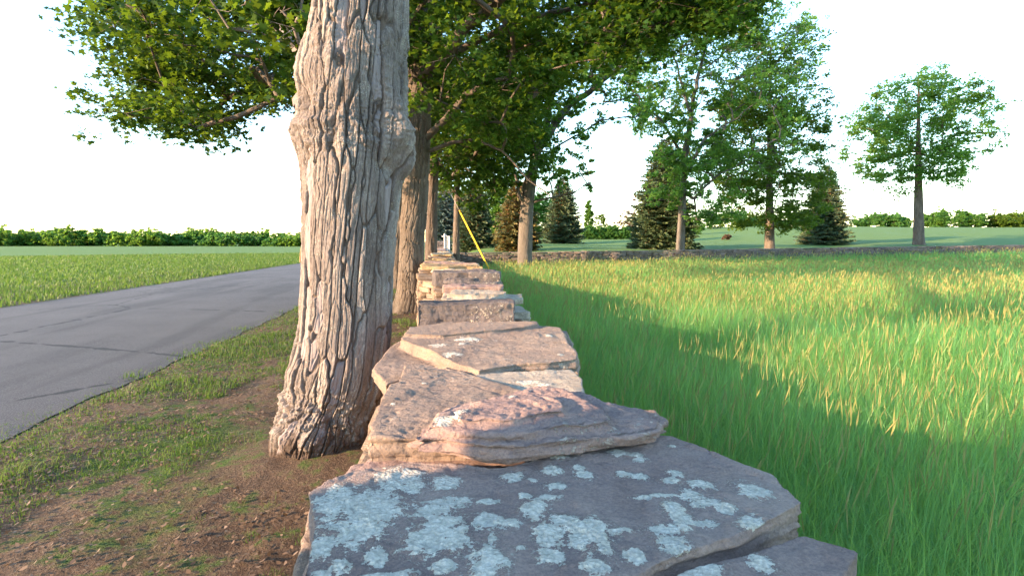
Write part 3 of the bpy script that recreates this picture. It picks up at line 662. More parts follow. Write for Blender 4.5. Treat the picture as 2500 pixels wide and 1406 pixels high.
# ------------------------------------------------------------------ the big maple in front
def big_maple():
    D = 3.7
    prof = [(1112, 664, 888), (1060, 672, 902), (1000, 692, 928), (920, 716, 945), (850, 731, 949), (750, 738, 954), (600, 742, 962), (450, 742, 976), (380, 737, 990), (300, 732, 990), (220, 735, 992), (150, 748, 990), (60, 768, 991), (0, 776, 990), (-150, 790, 990), (-400, 800, 980), (-800, 815, 960)]
    pts = []; rr = []
    for py, a, b in prof:
        L, R = aty(a, py, D), aty(b, py, D); c = (L+R)/2; pts.append((c.x, D, max(c.z, -.08)-(.25 if py == 1112 else 0))); rr.append((R.x-L.x)/2*.965)
    order = sorted(range(len(pts)), key=lambda i: pts[i][2]); pts = [pts[i] for i in order]; rr = [rr[i] for i in order]
    # angle convention: A, B from tangent x [0,1,0]  (measured: see vectors below)
    A = np.cross([0, 0, 1.], [0, 1., 0]); B = np.cross([0, 0, 1.], A)
    def ang(dx, dy): return math.atan2(dx*B[0]+dy*B[1], dx*A[0]+dy*A[1])
    def zz(py): return aty(850, py, D).z+.33
    bumps = [(zz(345), ang(1, -.45), .12, .32, .085), (zz(290), ang(1, -.6), .14, .2, .05), (zz(400), ang(1, -.25), .10, .18, .075), (zz(420), ang(.9, -.75), .06, .3, -.03),
             (zz(335), ang(-1, -.35), .15, .45, .06), (zz(285), ang(-1, -.7), .09, .3, -.07), (zz(215), ang(-1, -.3), .10, .4, .03), (zz(165), ang(-1, -.1), .10, .4, .03),
             (zz(250), ang(.45, -1), .30, .25, -.03), (zz(1060), ang(-.5, -1), .12, .8, .05), (zz(985), ang(-.1, -1), .09, .9, -.035), (zz(60), ang(-.5, -1), .25, .3, .03), (zz(930), ang(-.9, -.6), .2, .35, .04)]
    v, f = trunk_geo(pts, rr, 700, 1000, (.052, .60), .0155, 5, bumps, (6, .16, .13, 2.2), .018, [(.57, .20, .045), (zz(330), .22, .028), (zz(150), .2, .015)])
    root = empty('maple_tree', (pts[0][0], D, 0), 'massive old maple with shaggy grey furrowed bark close to the wall', 'tree')
    T = Tree(11); top = np.array(pts[-1])
    T.chain([pts[-4], pts[-3], pts[-2], pts[-1]], [.3, .3, .28, .25], draw=False)
    n0 = len(T.N)
    fork = pts[-3]
    # stub of the dark limb on the left, and high limbs out of the frame
    z1 = aty(740, 150, D).z
    T.chain([(pts[0][0]+.02, D+.1, z1-.28), (-.95, D+.42, z1-.06), (-1.1, D+1.1, z1+.22), (-1.35, D+2.1, z1+.6), (-1.8, D+3.2, z1+1.2), (-2.4, D+4.2, z1+2.0)], [.13, .10, .085, .07, .06, .04])
    T.limb([top, top+[1.2, .5, .9], top+[2.6, 1.0, 1.5], top+[4.0, 1.4, 1.7]], .20, .06)
    T.limb([top, top+[-.6, .8, 1.4], top+[-1.2, 1.4, 3.0]], .20, .06)
    T.limb([top, top+[.3, -.9, 1.4], top+[.5, -2.2, 2.8]], .18, .05)
    T.limb([top, top+[.5, 1.2, 1.6], top+[1.0, 2.8, 2.6]], .18, .05)
    cl = ell_clumps(T.rng, (.8, 3.9, 7.6), (4.6, 4.2, 2.6), 110, .55, 90, .3)
    cl += [(np.array(aty(px, py, d)), .32, 95) for px, py, d in [(735, 40, 5.6), (752, 60, 6.0), (720, 70, 5.8), (690, 30, 5.8), (660, 60, 6.0), (600, 10, 6.3), (560, 70, 6.6), (740, -10, 5.6), (500, -20, 6.5), (640, -40, 6.2)]]
    T.attach(cl)
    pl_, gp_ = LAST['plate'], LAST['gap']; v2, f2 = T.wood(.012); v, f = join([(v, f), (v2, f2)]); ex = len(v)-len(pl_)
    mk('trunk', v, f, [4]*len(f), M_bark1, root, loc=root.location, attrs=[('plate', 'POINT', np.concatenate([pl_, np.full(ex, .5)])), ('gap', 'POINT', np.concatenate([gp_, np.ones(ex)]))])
    P = T.leaf_points(.5); V, l, c = leaves_geo(P, .105, T.rng, MAPLE, .6, .3)
    mk('crown', V, l, c, M_leafN, root, smooth=False, attrs=[('tint', 'FACE', np.clip(T.rng.beta(2, 3, len(P)), 0, 1))], loc=root.location)
big_maple()

# unseen maple added left of the camera so its trunk shades the nearest capstone
def simple_trunk(pts, rr, nu=60, nv=120, plate=(.06, .4), amp=.014, seed=3, flare=(5, .2, .12, 0), bumps=()):
    return trunk_geo(pts, rr, nu, nv, plate, amp, seed, bumps, flare, .02)
T = Tree(4); b0 = np.array([-3.0, -.28, 0.])
tp = simple_trunk([b0, b0+[0, 0, 2], b0+[.1, 0, 4.5], b0+[.1, .1, 6]], [.42, .37, .33, .28])
T.chain([b0+[.1, 0, 4.5], b0+[.1, .1, 6]], [.3, .28], draw=False)
T.attach(ell_clumps(T.rng, b0+[0, -.6, 8], (3, 3, 2.2), 50, .5, 60, .3))
finish_tree('maple_tree', 'unseen maple added outside the left edge so its trunk shades the nearest capstone', tuple(b0), [tp], T, M_bark2, M_leafN, .11)

# ------------------------------------------------------------------ second tree of the row
def row_tree(D, prof, name, label, limbs, clumps, mat, seed, leafsize=.12, nu=150, nv=420, bumps=(), matl=None, k=.011, extra=None, amp=.016, twigs=5, ns=6, flare=(5, .14, .10, 0), upb=.6, cat='tree', shape=MAPLE, group=None):
    pts = []; rr = []
    for py, a, b in prof:
        L, R = aty(a, py, D), aty(b, py, D); c = (L+R)/2; pts.append((c.x, D, c.z)); rr.append((R.x-L.x)/2)
    g = hz(pts[0][0], D)-.05
    pts[0] = (pts[0][0], D, g)
    tp = trunk_geo(pts, rr, nu, nv, (.06, .4), amp, seed, bumps, flare, .015)
    T = Tree(seed); T.chain(pts[len(pts)//2:], rr[len(pts)//2:], draw=False)
    for lp, r0, r1 in limbs:
        P = [np.array(aty(a, b, c)) for a, b, c in lp]
        T.limb(P, r0, r1)
    T.attach(clumps(T) if callable(clumps) else clumps)
    return finish_tree(name, label, (pts[0][0], D, max(g, 0)), [tp], T, mat, matl or M_leafN, leafsize, shape=shape, upb=upb, twigs=twigs, k=k, cat=cat, ns=ns, group=group, droop=.25)
def cl(px, py, d, r, n): return (np.array(aty(px, py, d)), r, n)
def cl2(T):
    rng = T.rng; out = []
    # lower fringe of the canopy, measured; lower limit in the picture as a function of px
    xs = [700, 800, 980, 1040, 1100, 1200, 1300, 1400, 1480, 1560, 1650, 1800, 2000, 2400]
    ys = [70, 90, 130, 200, 330, 330, 260, 150, 150, 110, 60, 30, -60, -150]
    n = 0
    while n < 270:
        px = rng.uniform(620, 1790); lim = np.interp(px, xs, ys); py = rng.uniform(-260, lim-15) if rng.random() < .75 else lim-rng.uniform(5, 60)
        d = rng.uniform(7.8, 14.5)
        c = np.array(aty(px, py, d))
        if abs(c[0]-.9) > 6.4: continue
        out.append((c, rng.uniform(.36, .62), rng.uniform(190, 300))); n += 1
    out += [(np.array(aty(rng.uniform(1440, 1830), rng.uniform(-60, 62), rng.uniform(8.4, 11))), .4, 130) for _ in range(46)]
    out += ell_clumps(rng, (.6, 11.5, 8.6), (5.4, 5.0, 3.2), 80, .8, 100, .3)
    while n < 350:  # low clumps added on the road side to shade the upper trunk and canopy
        px = rng.uniform(250, 715); py = rng.uniform(-60, 330-.25*abs(px-480)); d = rng.uniform(8.0, 13.5); c = np.array(aty(px, py, d))
        if c[0] < -6.8: continue
        out.append((c, rng.uniform(.4, .65), rng.uniform(170, 260))); n += 1
    return out
row_tree(11.0, [(775, 955, 1040), (745, 966, 1034), (700, 972, 1033), (620, 976, 1033), (560, 979, 1036), (525, 981, 1040), (500, 984, 1042), (400, 990, 1047), (300, 999, 1051), (220, 1000, 1050), (120, 998, 1042), (0, 1002, 1036), (-150, 1004, 1030), (-300, 1008, 1026)],
  'maple_tree', 'second maple of the row with a bulging lit trunk and spreading dark limbs',
  [([(1045, 200, 10.9), (1088, 130, 10.3), (1140, 62, 9.7), (1200, 20, 9.1), (1245, -20, 8.6)], .15, .06),
   ([(1060, 175, 10.7), (1130, 118, 10.8), (1200, 85, 10.6), (1290, 45, 10.2), (1370, 28, 9.8), (1460, 5, 9.4)], .085, .03),
   ([(1044, 360, 11.0), (1088, 292, 10.6), (1140, 228, 10.2), (1195, 200, 9.8), (1240, 192, 9.4)], .075, .035),
   ([(1044, 382, 11.0), (1108, 347, 10.7), (1160, 341, 10.4), (1225, 368, 10.1), (1290, 440, 9.9), (1345, 478, 9.7)], .045, .008),
   ([(1010, 200, 11.0), (985, 90, 11.2), (960, -30, 11.5)], .13, .07), ([(1030, 190, 11), (1045, 80, 11.6), (1060, -60, 12.2)], .12, .07), ([(1022, 150, 11), (1010, 20, 12.0), (1000, -140, 13)], .12, .07),
   ([(1000, 240, 11.2), (900, 160, 12.3), (800, 60, 13.3)], .10, .05)],
  cl2, M_bark2, 21, .10, 200, 560, bumps=[(1.78+.05, .7, .14, .8, .035)], flare=(5, .16, .12, .6))

def regclumps(spec, seed=0):
    """spec: (px0, px1, py0, py1, d0, d1, n, r, leaves)"""
    def f(T):
        out = []
        for a, b, c, d, e, g, n, r, nl in spec:
            for _ in range(n):
                out.append((np.array(aty(T.rng.uniform(a, b), T.rng.uniform(c, d), T.rng.uniform(e, g))), r*T.rng.uniform(.7, 1.35), nl*T.rng.uniform(.6, 1.4)))
        return out
    return f
row_tree(19.0, [(668, 1036, 1068), (600, 1039, 1066), (500, 1042, 1067), (420, 1045, 1070), (330, 1050, 1072), (220, 1054, 1070), (60, 1055, 1068), (-120, 1056, 1066)],
  'maple_tree', 'dark maple trunk standing close behind the second maple of the row',
  [([(1060, 330, 19), (1100, 230, 18.5), (1150, 150, 18), (1230, 80, 17.5)], .14, .05), ([(1066, 420, 19), (1090, 340, 18.5), (1125, 290, 18)], .07, .03)],
  lambda T: regclumps([(1060, 1330, 120, 380, 16, 22, 95, .75, 110), (1055, 1200, 330, 450, 17, 21, 18, .5, 90), (940, 1060, 60, 420, 18, 23, 30, .8, 110), (800, 1300, -250, 60, 16, 23, 60, 1.0, 110)])(T),
  M_bark3, 31, .15, 80, 200, k=.013, twigs=3)
row_tree(17.0, [(692, 952, 990), (650, 958, 984), (560, 961, 984), (480, 964, 984), (380, 966, 984), (250, 968, 982), (100, 969, 980)],
  'maple_tree', 'rough brown trunk half hidden between the big maple and the second maple',
  [], lambda T: regclumps([(900, 985, 60, 300, 15.5, 19, 26, .7, 100), (948, 985, 430, 520, 16.5, 17.5, 3, .3, 60)])(T), M_bark2, 37, .15, 80, 180, k=.013, twigs=3)
row_tree(23.0, [(640, 1104, 1122), (600, 1106, 1121), (500, 1109, 1122), (400, 1112, 1123), (300, 1115, 1122), (200, 1116, 1121)],
  'young_tree', 'slender brown tree at the inner corner of the two stone walls',
  [([(1117, 430, 23), (1160, 425, 22.5), (1200, 410, 22)], .05, .02)],
  lambda T: regclumps([(1060, 1250, 330, 470, 21, 25, 60, .55, 100), (1080, 1240, 180, 340, 21, 25, 40, .7, 90), (1140, 1230, 440, 520, 22, 26, 12, .4, 80)])(T), M_bark2, 41, .15, 50, 120, k=.012, twigs=3, amp=.012, flare=(5, .1, .05, 0))
# big pale trunked tree, right of centre
row_tree(23.5, [(650, 1262, 1300), (625, 1264, 1298), (560, 1267, 1300), (500, 1272, 1302), (455, 1276, 1308), (420, 1287, 1312), (360, 1303, 1324)],
  'shade_tree', 'tall shade tree with a smooth pale grey leaning trunk in front of the crossing wall',
  [([(1314, 380, 23.5), (1345, 320, 23.5), (1395, 250, 23.3), (1425, 235, 23), (1480, 190, 22.5), (1530, 150, 22), (1570, 120, 22)], .22, .04),
   ([(1310, 380, 23.5), (1335, 310, 23.8), (1352, 200, 24), (1372, 120, 24.5), (1395, 40, 25)], .20, .04),
   ([(1306, 400, 23.5), (1290, 300, 24), (1270, 200, 24.5), (1262, 80, 25)], .16, .04),
   ([(1278, 510, 23.5), (1268, 480, 23.3), (1262, 440, 23.2), (1240, 350, 23)], .11, .04),
   ([(1300, 505, 23.5), (1320, 488, 23.2), (1350, 482, 23), (1400, 470, 22.7), (1450, 440, 22.5)], .07, .015)],
  lambda T: regclumps([(1140, 1300, 100, 330, 21, 27, 90, .75, 130), (1230, 1330, 300, 430, 22, 25.5, 36, .55, 130), (1330, 1480, 180, 340, 21.5, 25, 34, .42, 70), (1300, 1500, 60, 200, 21, 26, 44, .6, 75), (1300, 1400, 340, 430, 22, 25, 10, .4, 60),
     (1400, 1470, 370, 470, 22, 24, 9, .35, 32), (1320, 1400, 400, 480, 22, 24.5, 10, .35, 45), (1470, 1600, 100, 290, 21, 24, 34, .5, 60), (1100, 1500, -250, 60, 21, 28, 60, 1.1, 90)])(T),
  M_barkg, 51, .15, 90, 300, matl=M_leafB, k=.012, twigs=5, amp=.007, flare=(5, .12, .05, 0), upb=.4)
row_tree(31.0, [(612, 1650, 1671), (560, 1654, 1672), (520, 1657, 1674), (470, 1659, 1674), (430, 1661, 1676), (360, 1668, 1682)],
  'ash_tree', 'slim grey tree with an open airy crown at the right beyond the crossing wall',
  [([(1676, 360, 31), (1686, 300, 31), (1692, 250, 31), (1706, 180, 31), (1722, 120, 31), (1735, 60, 31), (1755, 0, 31)], .17, .04),
   ([(1685, 290, 31), (1668, 220, 30.5), (1655, 165, 30), (1632, 118, 29.5)], .11, .03),
   ([(1672, 400, 31), (1640, 335, 30.5), (1612, 290, 30), (1585, 268, 29.5), (1540, 262, 29)], .11, .03),
   ([(1670, 440, 31), (1695, 385, 30.7), (1716, 345, 30.5), (1760, 310, 30), (1800, 290, 29.5)], .12, .03),
   ([(1668, 500, 31), (1695, 485, 30.5), (1722, 455, 30), (1750, 430, 29.5), (1800, 405, 29), (1850, 370, 28.5)], .10, .03),
   ([(1706, 180, 31), (1745, 150, 30.5), (1785, 115, 30)], .07, .02), ([(1722, 120, 31), (1712, 40, 31.5), (1712, -40, 32)], .07, .02)],
  lambda T: regclumps([(1500, 1690, 20, 250, 28, 34, 120, .55, 70), (1690, 1850, -20, 260, 28, 34, 100, .6, 75), (1560, 1670, 250, 350, 29, 32, 34, .45, 80), (1640, 1790, 240, 420, 29, 33, 80, .5, 90), (1600, 1700, 370, 505, 29.5, 32, 40, .5, 110),
     (1690, 1820, 380, 540, 28, 32, 56, .5, 80), (1500, 1900, -250, 20, 28, 35, 110, .9, 90), (1560, 1780, -20, 140, 28, 33, 60, .6, 80), (1760, 1950, 250, 420, 28, 33, 46, .6, 80), (1780, 1980, 0, 250, 28, 33, 60, .7, 80)])(T),
  M_barkg, 61, .15, 60, 200, matl=M_leafB, k=.0115, twigs=5, amp=.006, flare=(5, .1, .04, 0), upb=.4)
# sunlit maples further right
row_tree(36.0, [(600, 1868, 1890), (540, 1870, 1888), (440, 1872, 1885), (330, 1874, 1884), (200, 1877, 1882), (120, 1880, 1883)], 'maple_tree', 'yellow-green sunlit maple at the right border of the lawn', [],
  lambda T: regclumps([(1745, 2010, 420, 560, 33, 39, 90, .7, 150), (1740, 2020, 250, 450, 33, 39, 110, .8, 150), (1790, 1990, 60, 320, 33, 39, 90, .9, 140)])(T), M_bark2, 67, .18, 50, 120, matl=M_leafY, twigs=3, amp=.008)
row_tree(44.0, [(596, 2232, 2254), (500, 2234, 2251), (380, 2237, 2247), (250, 2240, 2245), (190, 2242, 2244)], 'maple_tree', 'broad maple standing alone on the lawn far to the right', [],
  lambda T: ell_clumps(T.rng, aty(2243, 330, 44), (6.0, 5.5, 5.6), 230, .9, 150, .25), M_bark2, 71, .2, 50, 120, matl=M_leafB, twigs=2, amp=.008)

# ------------------------------------------------------------------ spruces
CHK = []
def spruce(px, d, base_py, top_py, wpx, seed, label, mat=None, brown=.25, n=1.0, group=None):
    rng = np.random.default_rng(seed); b = aty(px, base_py, d); g = hz(b.x, d)
    top = aty(px, top_py, d).z; H = top-g; CHK.append(('spruce', px, d, base_py, 0, round(g-b.z, 2), round((g-b.z)/d*FPX))); Rm = wpx/2/FPX*d*1.02
    root = empty('spruce_tree', (b.x, d, g), label, 'tree', group)
    v, f = trunk_geo([(b.x, d, g-.1), (b.x, d, g+H*.5), (b.x+.03, d, g+H*.99)], [.10+H*.012, .06+H*.008, .012], 24, 60, (.06, .3), .006, seed, (), None, .01)
    E = []; C = []; T_ = []; D_ = []
    z = .02*H
    while z < H*.985:
        t = z/H; R = Rm*((1-t)**.58)*(.95+.05*math.sin(t*23+seed)+.03*math.sin(t*51))*(1.0 if t > .12 else .85+t*1.2)*rng.uniform(.86, 1.1)+.06; nb = max(4, int(round(15*(1-t)**.5)))
        a0 = rng.uniform(0, 6.28)
        for i in range(nb):
            a = a0+6.283*i/nb+rng.uniform(-.25, .25); L = R*rng.uniform(.78, 1.12); dr = np.array([math.cos(a), math.sin(a)])
            m = max(4, int(L/.16)); ss = np.linspace(0, 1, m)
            dz = (-.30*ss+.22*ss**2.4)*L*(1.25-t)+.12*t*L
            p = np.stack([b.x+dr[0]*ss*L, d+dr[1]*ss*L, g+z+dz], -1)
            for k in (0, m//2): E.append((p[k], p[min(m-1, k+m//2)], .02*(1-.5*(k > 0)), .008))
            # sprays along the branch
            for q in range(1, m):
                s = ss[q]; w_ = L*.34*(1-s*.75)*min(1, s*3)+.08
                cnt = max(3, int((w_/.10)*4*n))
                lat = rng.uniform(-1, 1, cnt)*w_
                P = p[q]+np.stack([-dr[1]*lat+dr[0]*np.abs(lat)*.5, dr[0]*lat+dr[1]*np.abs(lat)*.5, -np.abs(lat)*.22-rng.uniform(0, .07, cnt)], -1)
                C.append(P); T_.append(np.clip(.28+.62*s+rng.normal(0, .16, cnt)-(rng.random(cnt) < brown*(1-s))*.6, 0, 1))
                dv = np.stack([dr[0]-dr[1]*np.sign(lat)*.7, dr[1]+dr[0]*np.sign(lat)*.7, np.full(cnt, -.25)], -1)+rng.normal(size=(cnt, 3))*.25; D_.append(dv)
        z += H*.0125+.045+.03*(1-t)
    C = np.concatenate(C); T_ = np.concatenate(T_); D_ = np.concatenate(D_); D_ /= np.linalg.norm(D_, axis=1)[:, None]
    k = len(C); L = rng.uniform(.14, .30, k); wd = rng.uniform(.025, .055, k)
    nn = rng.normal(size=(k, 3)); nn[:, 2] += .8; s = np.cross(D_, nn); s /= np.linalg.norm(s, axis=1)[:, None]
    a = C-D_*L[:, None]*.4; e = C+D_*L[:, None]*.6
    V = np.stack([a, C+s*wd[:, None]*1.3, e, C-s*wd[:, None]*1.3], 1).reshape(-1, 3)
    v2, f2 = edges_geo(E, 4); v, f = join([(v, f), (v2, f2)])
    mk('trunk', v, f, [4]*len(f), M_bark3, root, loc=root.location)
    mk('crown', V, np.arange(4*k), np.full(k, 4), mat or M_spruce, root, smooth=False, attrs=[('tint', 'FACE', T_)], loc=root.location)
spruce(1618, 40, 612, 335, 178, 1, 'tallest dark spruce right behind the slim grey tree', brown=.12, n=1.6)
spruce(1262, 37, 620, 438, 122, 2, 'sunlit reddish spruce behind the pale leaning trunk', brown=.7, n=1.3, mat=M_spruce_r)  # extra brown share stands in for warm sunlight on the needles
spruce(1374, 56, 594, 425, 108, 3, 'rounded spruce on the lawn left of the shrub hedge', brown=.35)
spruce(1160, 44, 614, 440, 110, 4, 'shaded spruce behind the yellow guy marker', brown=.45, n=1.3)
spruce(1085, 50, 606, 430, 80, 5, 'blue-green spruce beyond the far end of the roadside wall', mat=M_spruceb, brown=.2)
spruce(2010, 48, 600, 400, 130, 6, 'dark spruce far right on the lawn beside the lone maple', brown=.3)

# ------------------------------------------------------------------ shrubs and far trees
def bush(px, d, base_py, top_py, wpx, seed, name, label, mat, n=60, size=.2, cat='shrub', trunk=False, group=None, dens=90, depth=.8, up=.5):
    b = aty(px, base_py, d); t = aty(px, top_py, d); g = hz(b.x, d); H = max(.6, t.z-g); R = wpx/2/FPX*d; CHK.append((name, px, d, base_py, round(703-0, 0), round(g-b.z, 2), round((g-b.z)/d*FPX)))
    T = Tree(seed); T.chain([(b.x, d, g), (b.x, d, g+H*.3), (b.x+.05, d, g+H*.6)], [.05+.02*H, .04+.015*H, .03], draw=True)
    c = (b.x, d, g+H*(.62 if trunk else .45)); rz = H*(.38 if trunk else .55)
    cls = ell_clumps(T.rng, c, (R*.92, R*depth*.92, rz*.95), n, min(R, H)*.2, dens, .35, lambda p: p[2] > g+.05)
    T.attach(cls)
    return finish_tree(name, label, (b.x, d, g), [], T, M_bark3, mat, size, OVAL, up, 2, .01, cat=cat, flat=.9, ns=4, group=group)
HB = 'clipped shrubs in the hedge on the lawn'
for i, (px, w_, tp, lb) in enumerate([(1440, 46, 556, 'leftmost green shrub of the hedge beside the rounded spruce'), (1468, 44, 556, 'green shrub in the left middle of the hedge'), (1496, 50, 553, 'dense rounded shrub in the right middle of the hedge'), (1524, 48, 557, 'rightmost green shrub of the hedge towards the tall spruce')]):
    bush(px, 74, 583, tp, w_, 80+i, 'shrub', lb, M_shrub, 110, .24, dens=150, group=HB)
bush(1437, 84, 580, 484, 24, 90, 'columnar_tree', 'narrow columnar tree rising behind the hedge', M_leafB, 150, .24, cat='tree', dens=150, depth=1)
bush(1464, 95, 580, 522, 36, 91, 'young_tree', 'pale yellow-green little tree behind the hedge', M_leafY, 40, .3, cat='tree', trunk=True, dens=50)
bush(1535, 88, 578, 518, 84, 92, 'copper_tree', 'airy copper brown tree behind the right end of the hedge', M_copper, 60, .3, cat='tree', trunk=True, dens=42)
bush(1568, 84, 578, 452, 60, 93, 'copper_tree', 'thin wispy copper tree showing left of the tall spruce', M_copper, 44, .28, cat='tree', trunk=True, dens=22)
bush(1703, 76, 576, 540, 40, 94, 'shrub', 'round yellow-green shrub right of the slim grey trunk', M_shrub, 40, .25, dens=90)
bush(1745, 90, 573, 535, 52, 95, 'shrub', 'pale sunlit shrub near the right border of the lawn', M_leafY, 40, .3, dens=60)
bush(1773, 60, 605, 585, 26, 96, 'shrub', 'low dark shrub on the lawn just above the crossing wall at right', M_copper, 20, .2, dens=60)
bush(1310, 100, 584, 470, 110, 97, 'tree', 'broad green tree behind the reddish spruce and the pale trunk', M_leafB, 130, .4, cat='tree', dens=130)
bush(1210, 95, 588, 425, 120, 98, 'tree', 'green tree behind the shaded spruce', M_leafB, 150, .4, cat='tree', dens=130)
bush(1120, 80, 592, 455, 120, 99, 'tree', 'dark green tree behind the corner of the two walls', M_leafN, 170, .38, cat='tree', dens=140)
for i, (px, w_, tp, dd) in enumerate([(1850, 150, 530, 110), (1990, 170, 520, 120), (2150, 160, 525, 115), (2320, 190, 515, 110), (2480, 180, 520, 105), (2600, 180, 505, 100)]):
    bush(px, dd, 572, tp, w_, 110+i, 'tree', ['first', 'second', 'third', 'fourth', 'fifth', 'sixth'][i]+' leafy tree from the left in the line at the top of the lawn', [M_leafB, M_leafY, M_shrub][i % 3], 120, .5, cat='tree', dens=130, group='trees in the line at the top of the lawn')
# across the road, far left
for i, (px, w_, tp, dd) in enumerate([(752, 110, 577, 165), (700, 100, 584, 170), (640, 110, 575, 180), (570, 120, 580, 175), (500, 110, 572, 190), (425, 120, 580, 185), (350, 120, 574, 180), (270, 130, 580, 190), (185, 130, 573, 185), (100, 130, 580, 190), (20, 130, 576, 185), (-60, 130, 574, 190)]):
    bush(px, dd, 600, tp-4-(i*7919 % 37), w_*1.35, 130+i, 'tree', ['', 'first', 'second', 'third', 'fourth', 'fifth', 'sixth', 'seventh', 'eighth', 'ninth', 'tenth', 'eleventh'][i]+' distant tree left of the big trunk in the row across the road' if i else 'distant tree touching the left edge of the big trunk', [M_leafB, M_shrub][i % 2], 110, .8, cat='tree', dens=90, group='distant trees across the road', depth=.6)
def marker(name, label, a, b, r, mat, cat):
    v, f = edges_geo([(a, b, r, r)], 12); return tag(mk(name, v, f, [4]*len(f), mat, loc=a), label, cat)
p = atz(732, 642, .0); q = aty(735, 607, p.y)
mp = empty('marker_post', (p.x, p.y, 0), 'thin leaning reddish marker stake on the far road verge', 'post')
v, f = edges_geo([((p.x, p.y, -.1), q, .045, .04)], 8); mk('stake', v, f, [4]*len(f), plain('reddish_wood', (.45, .22, .12)), mp, loc=mp.location)

# ------------------------------------------------------------------ utility pole, guy wire and yellow guard
def guy():
    lo = aty(1198, 666, 20.0); lo.z = .0+hz(lo.x, 20)-.05
    A = aty(1197, 662, 20.0); Bp = aty(1122, 515, 21.9)
    d = (Bp-A).normalized(); A0 = A-d*.5; top = aty(1003, 283, 25.0)
    pole_x = top.x-.05
    root = empty('guy_wire', (A0.x, A0.y, hz(A0.x, A0.y)), 'guy wire with a slanting bright yellow guard standing in the meadow grass', 'guy wire')
    E = [(A0+(Bp-A0)*t, A0+(Bp-A0)*(t+1/6), .030, .030) for t in np.arange(6)/6]
    v, f = edges_geo(E, 12); mk('guard', v, f, [4]*len(f), M_yellow, root, loc=root.location)
    an = Vector((A0.x+.12, A0.y, hz(A0.x, A0.y)-.1))
    v, f = edges_geo([(an, A0, .012, .012)], 6); mk('anchor_rod', v, f, [4]*len(f), M_wire, root, loc=root.location)
    v, f = edges_geo([(Bp, top, .009, .009)], 6); mk('wire', v, f, [4]*len(f), M_wire, root, loc=root.location)
    pr = empty('utility_pole', (pole_x, 25, 0), 'wooden utility pole hidden behind the second maple', 'pole')
    v, f = edges_geo([((pole_x, 25, -.2), (pole_x, 25, 5), .15, .14), ((pole_x, 25, 5), (pole_x, 25, 9.5), .14, .11)], 16); mk('pole', v, f, [4]*len(f), M_pole, pr, loc=pr.location)
    v, f = edges_geo([((pole_x-1.1, 24.86, 9), (pole_x+1.1, 24.86, 9), .055, .055)], 8); mk('crossarm', v, f, [4]*len(f), M_pole, pr, loc=pr.location)
guy()

# ------------------------------------------------------------------ white gate at the far end
def gate():
    D = 36.5; xa, xb = aty(1083.5, 590, D).x, aty(1097, 590, D).x
    zb = .98
    root = empty('garden_gate', (xa, D, 0), 'small white picket gate with two posts at the far end of the wall', 'gate')
    def boxb(nm, p0, p1, w_):
        v, f = edges_geo([(p0, p1, w_, w_)], 4); return mk(nm, v, f, [4]*len(f), M_white, root, smooth=False, loc=root.location)
    zt = aty(1086, 572, D).z
    boxb('post', (xa+.06, D, 0), (xa+.06, D, zt+.02), .05); boxb('post', (xb, D+.02, 0), (xb, D+.02, zt-.14), .05)
    boxb('top_rail', (xa-.14, D, zt-.16), (xa+.06, D, zt-.14), .035)
    n = 5; boxb('top_rail', (xa+.06, D, zt-.03), (xb, D+.02, zt-.20), .03)
    for i in range(n):
        t = (i+.5)/n; x_ = xa+.06+(xb-xa-.06)*t; boxb('picket', (x_, D+.01, .55), (x_, D+.01, zt-.06-.16*t), .014)
    boxb('bottom_rail', (xa+.06, D, .9), (xb, D+.02, .9), .03)
gate()

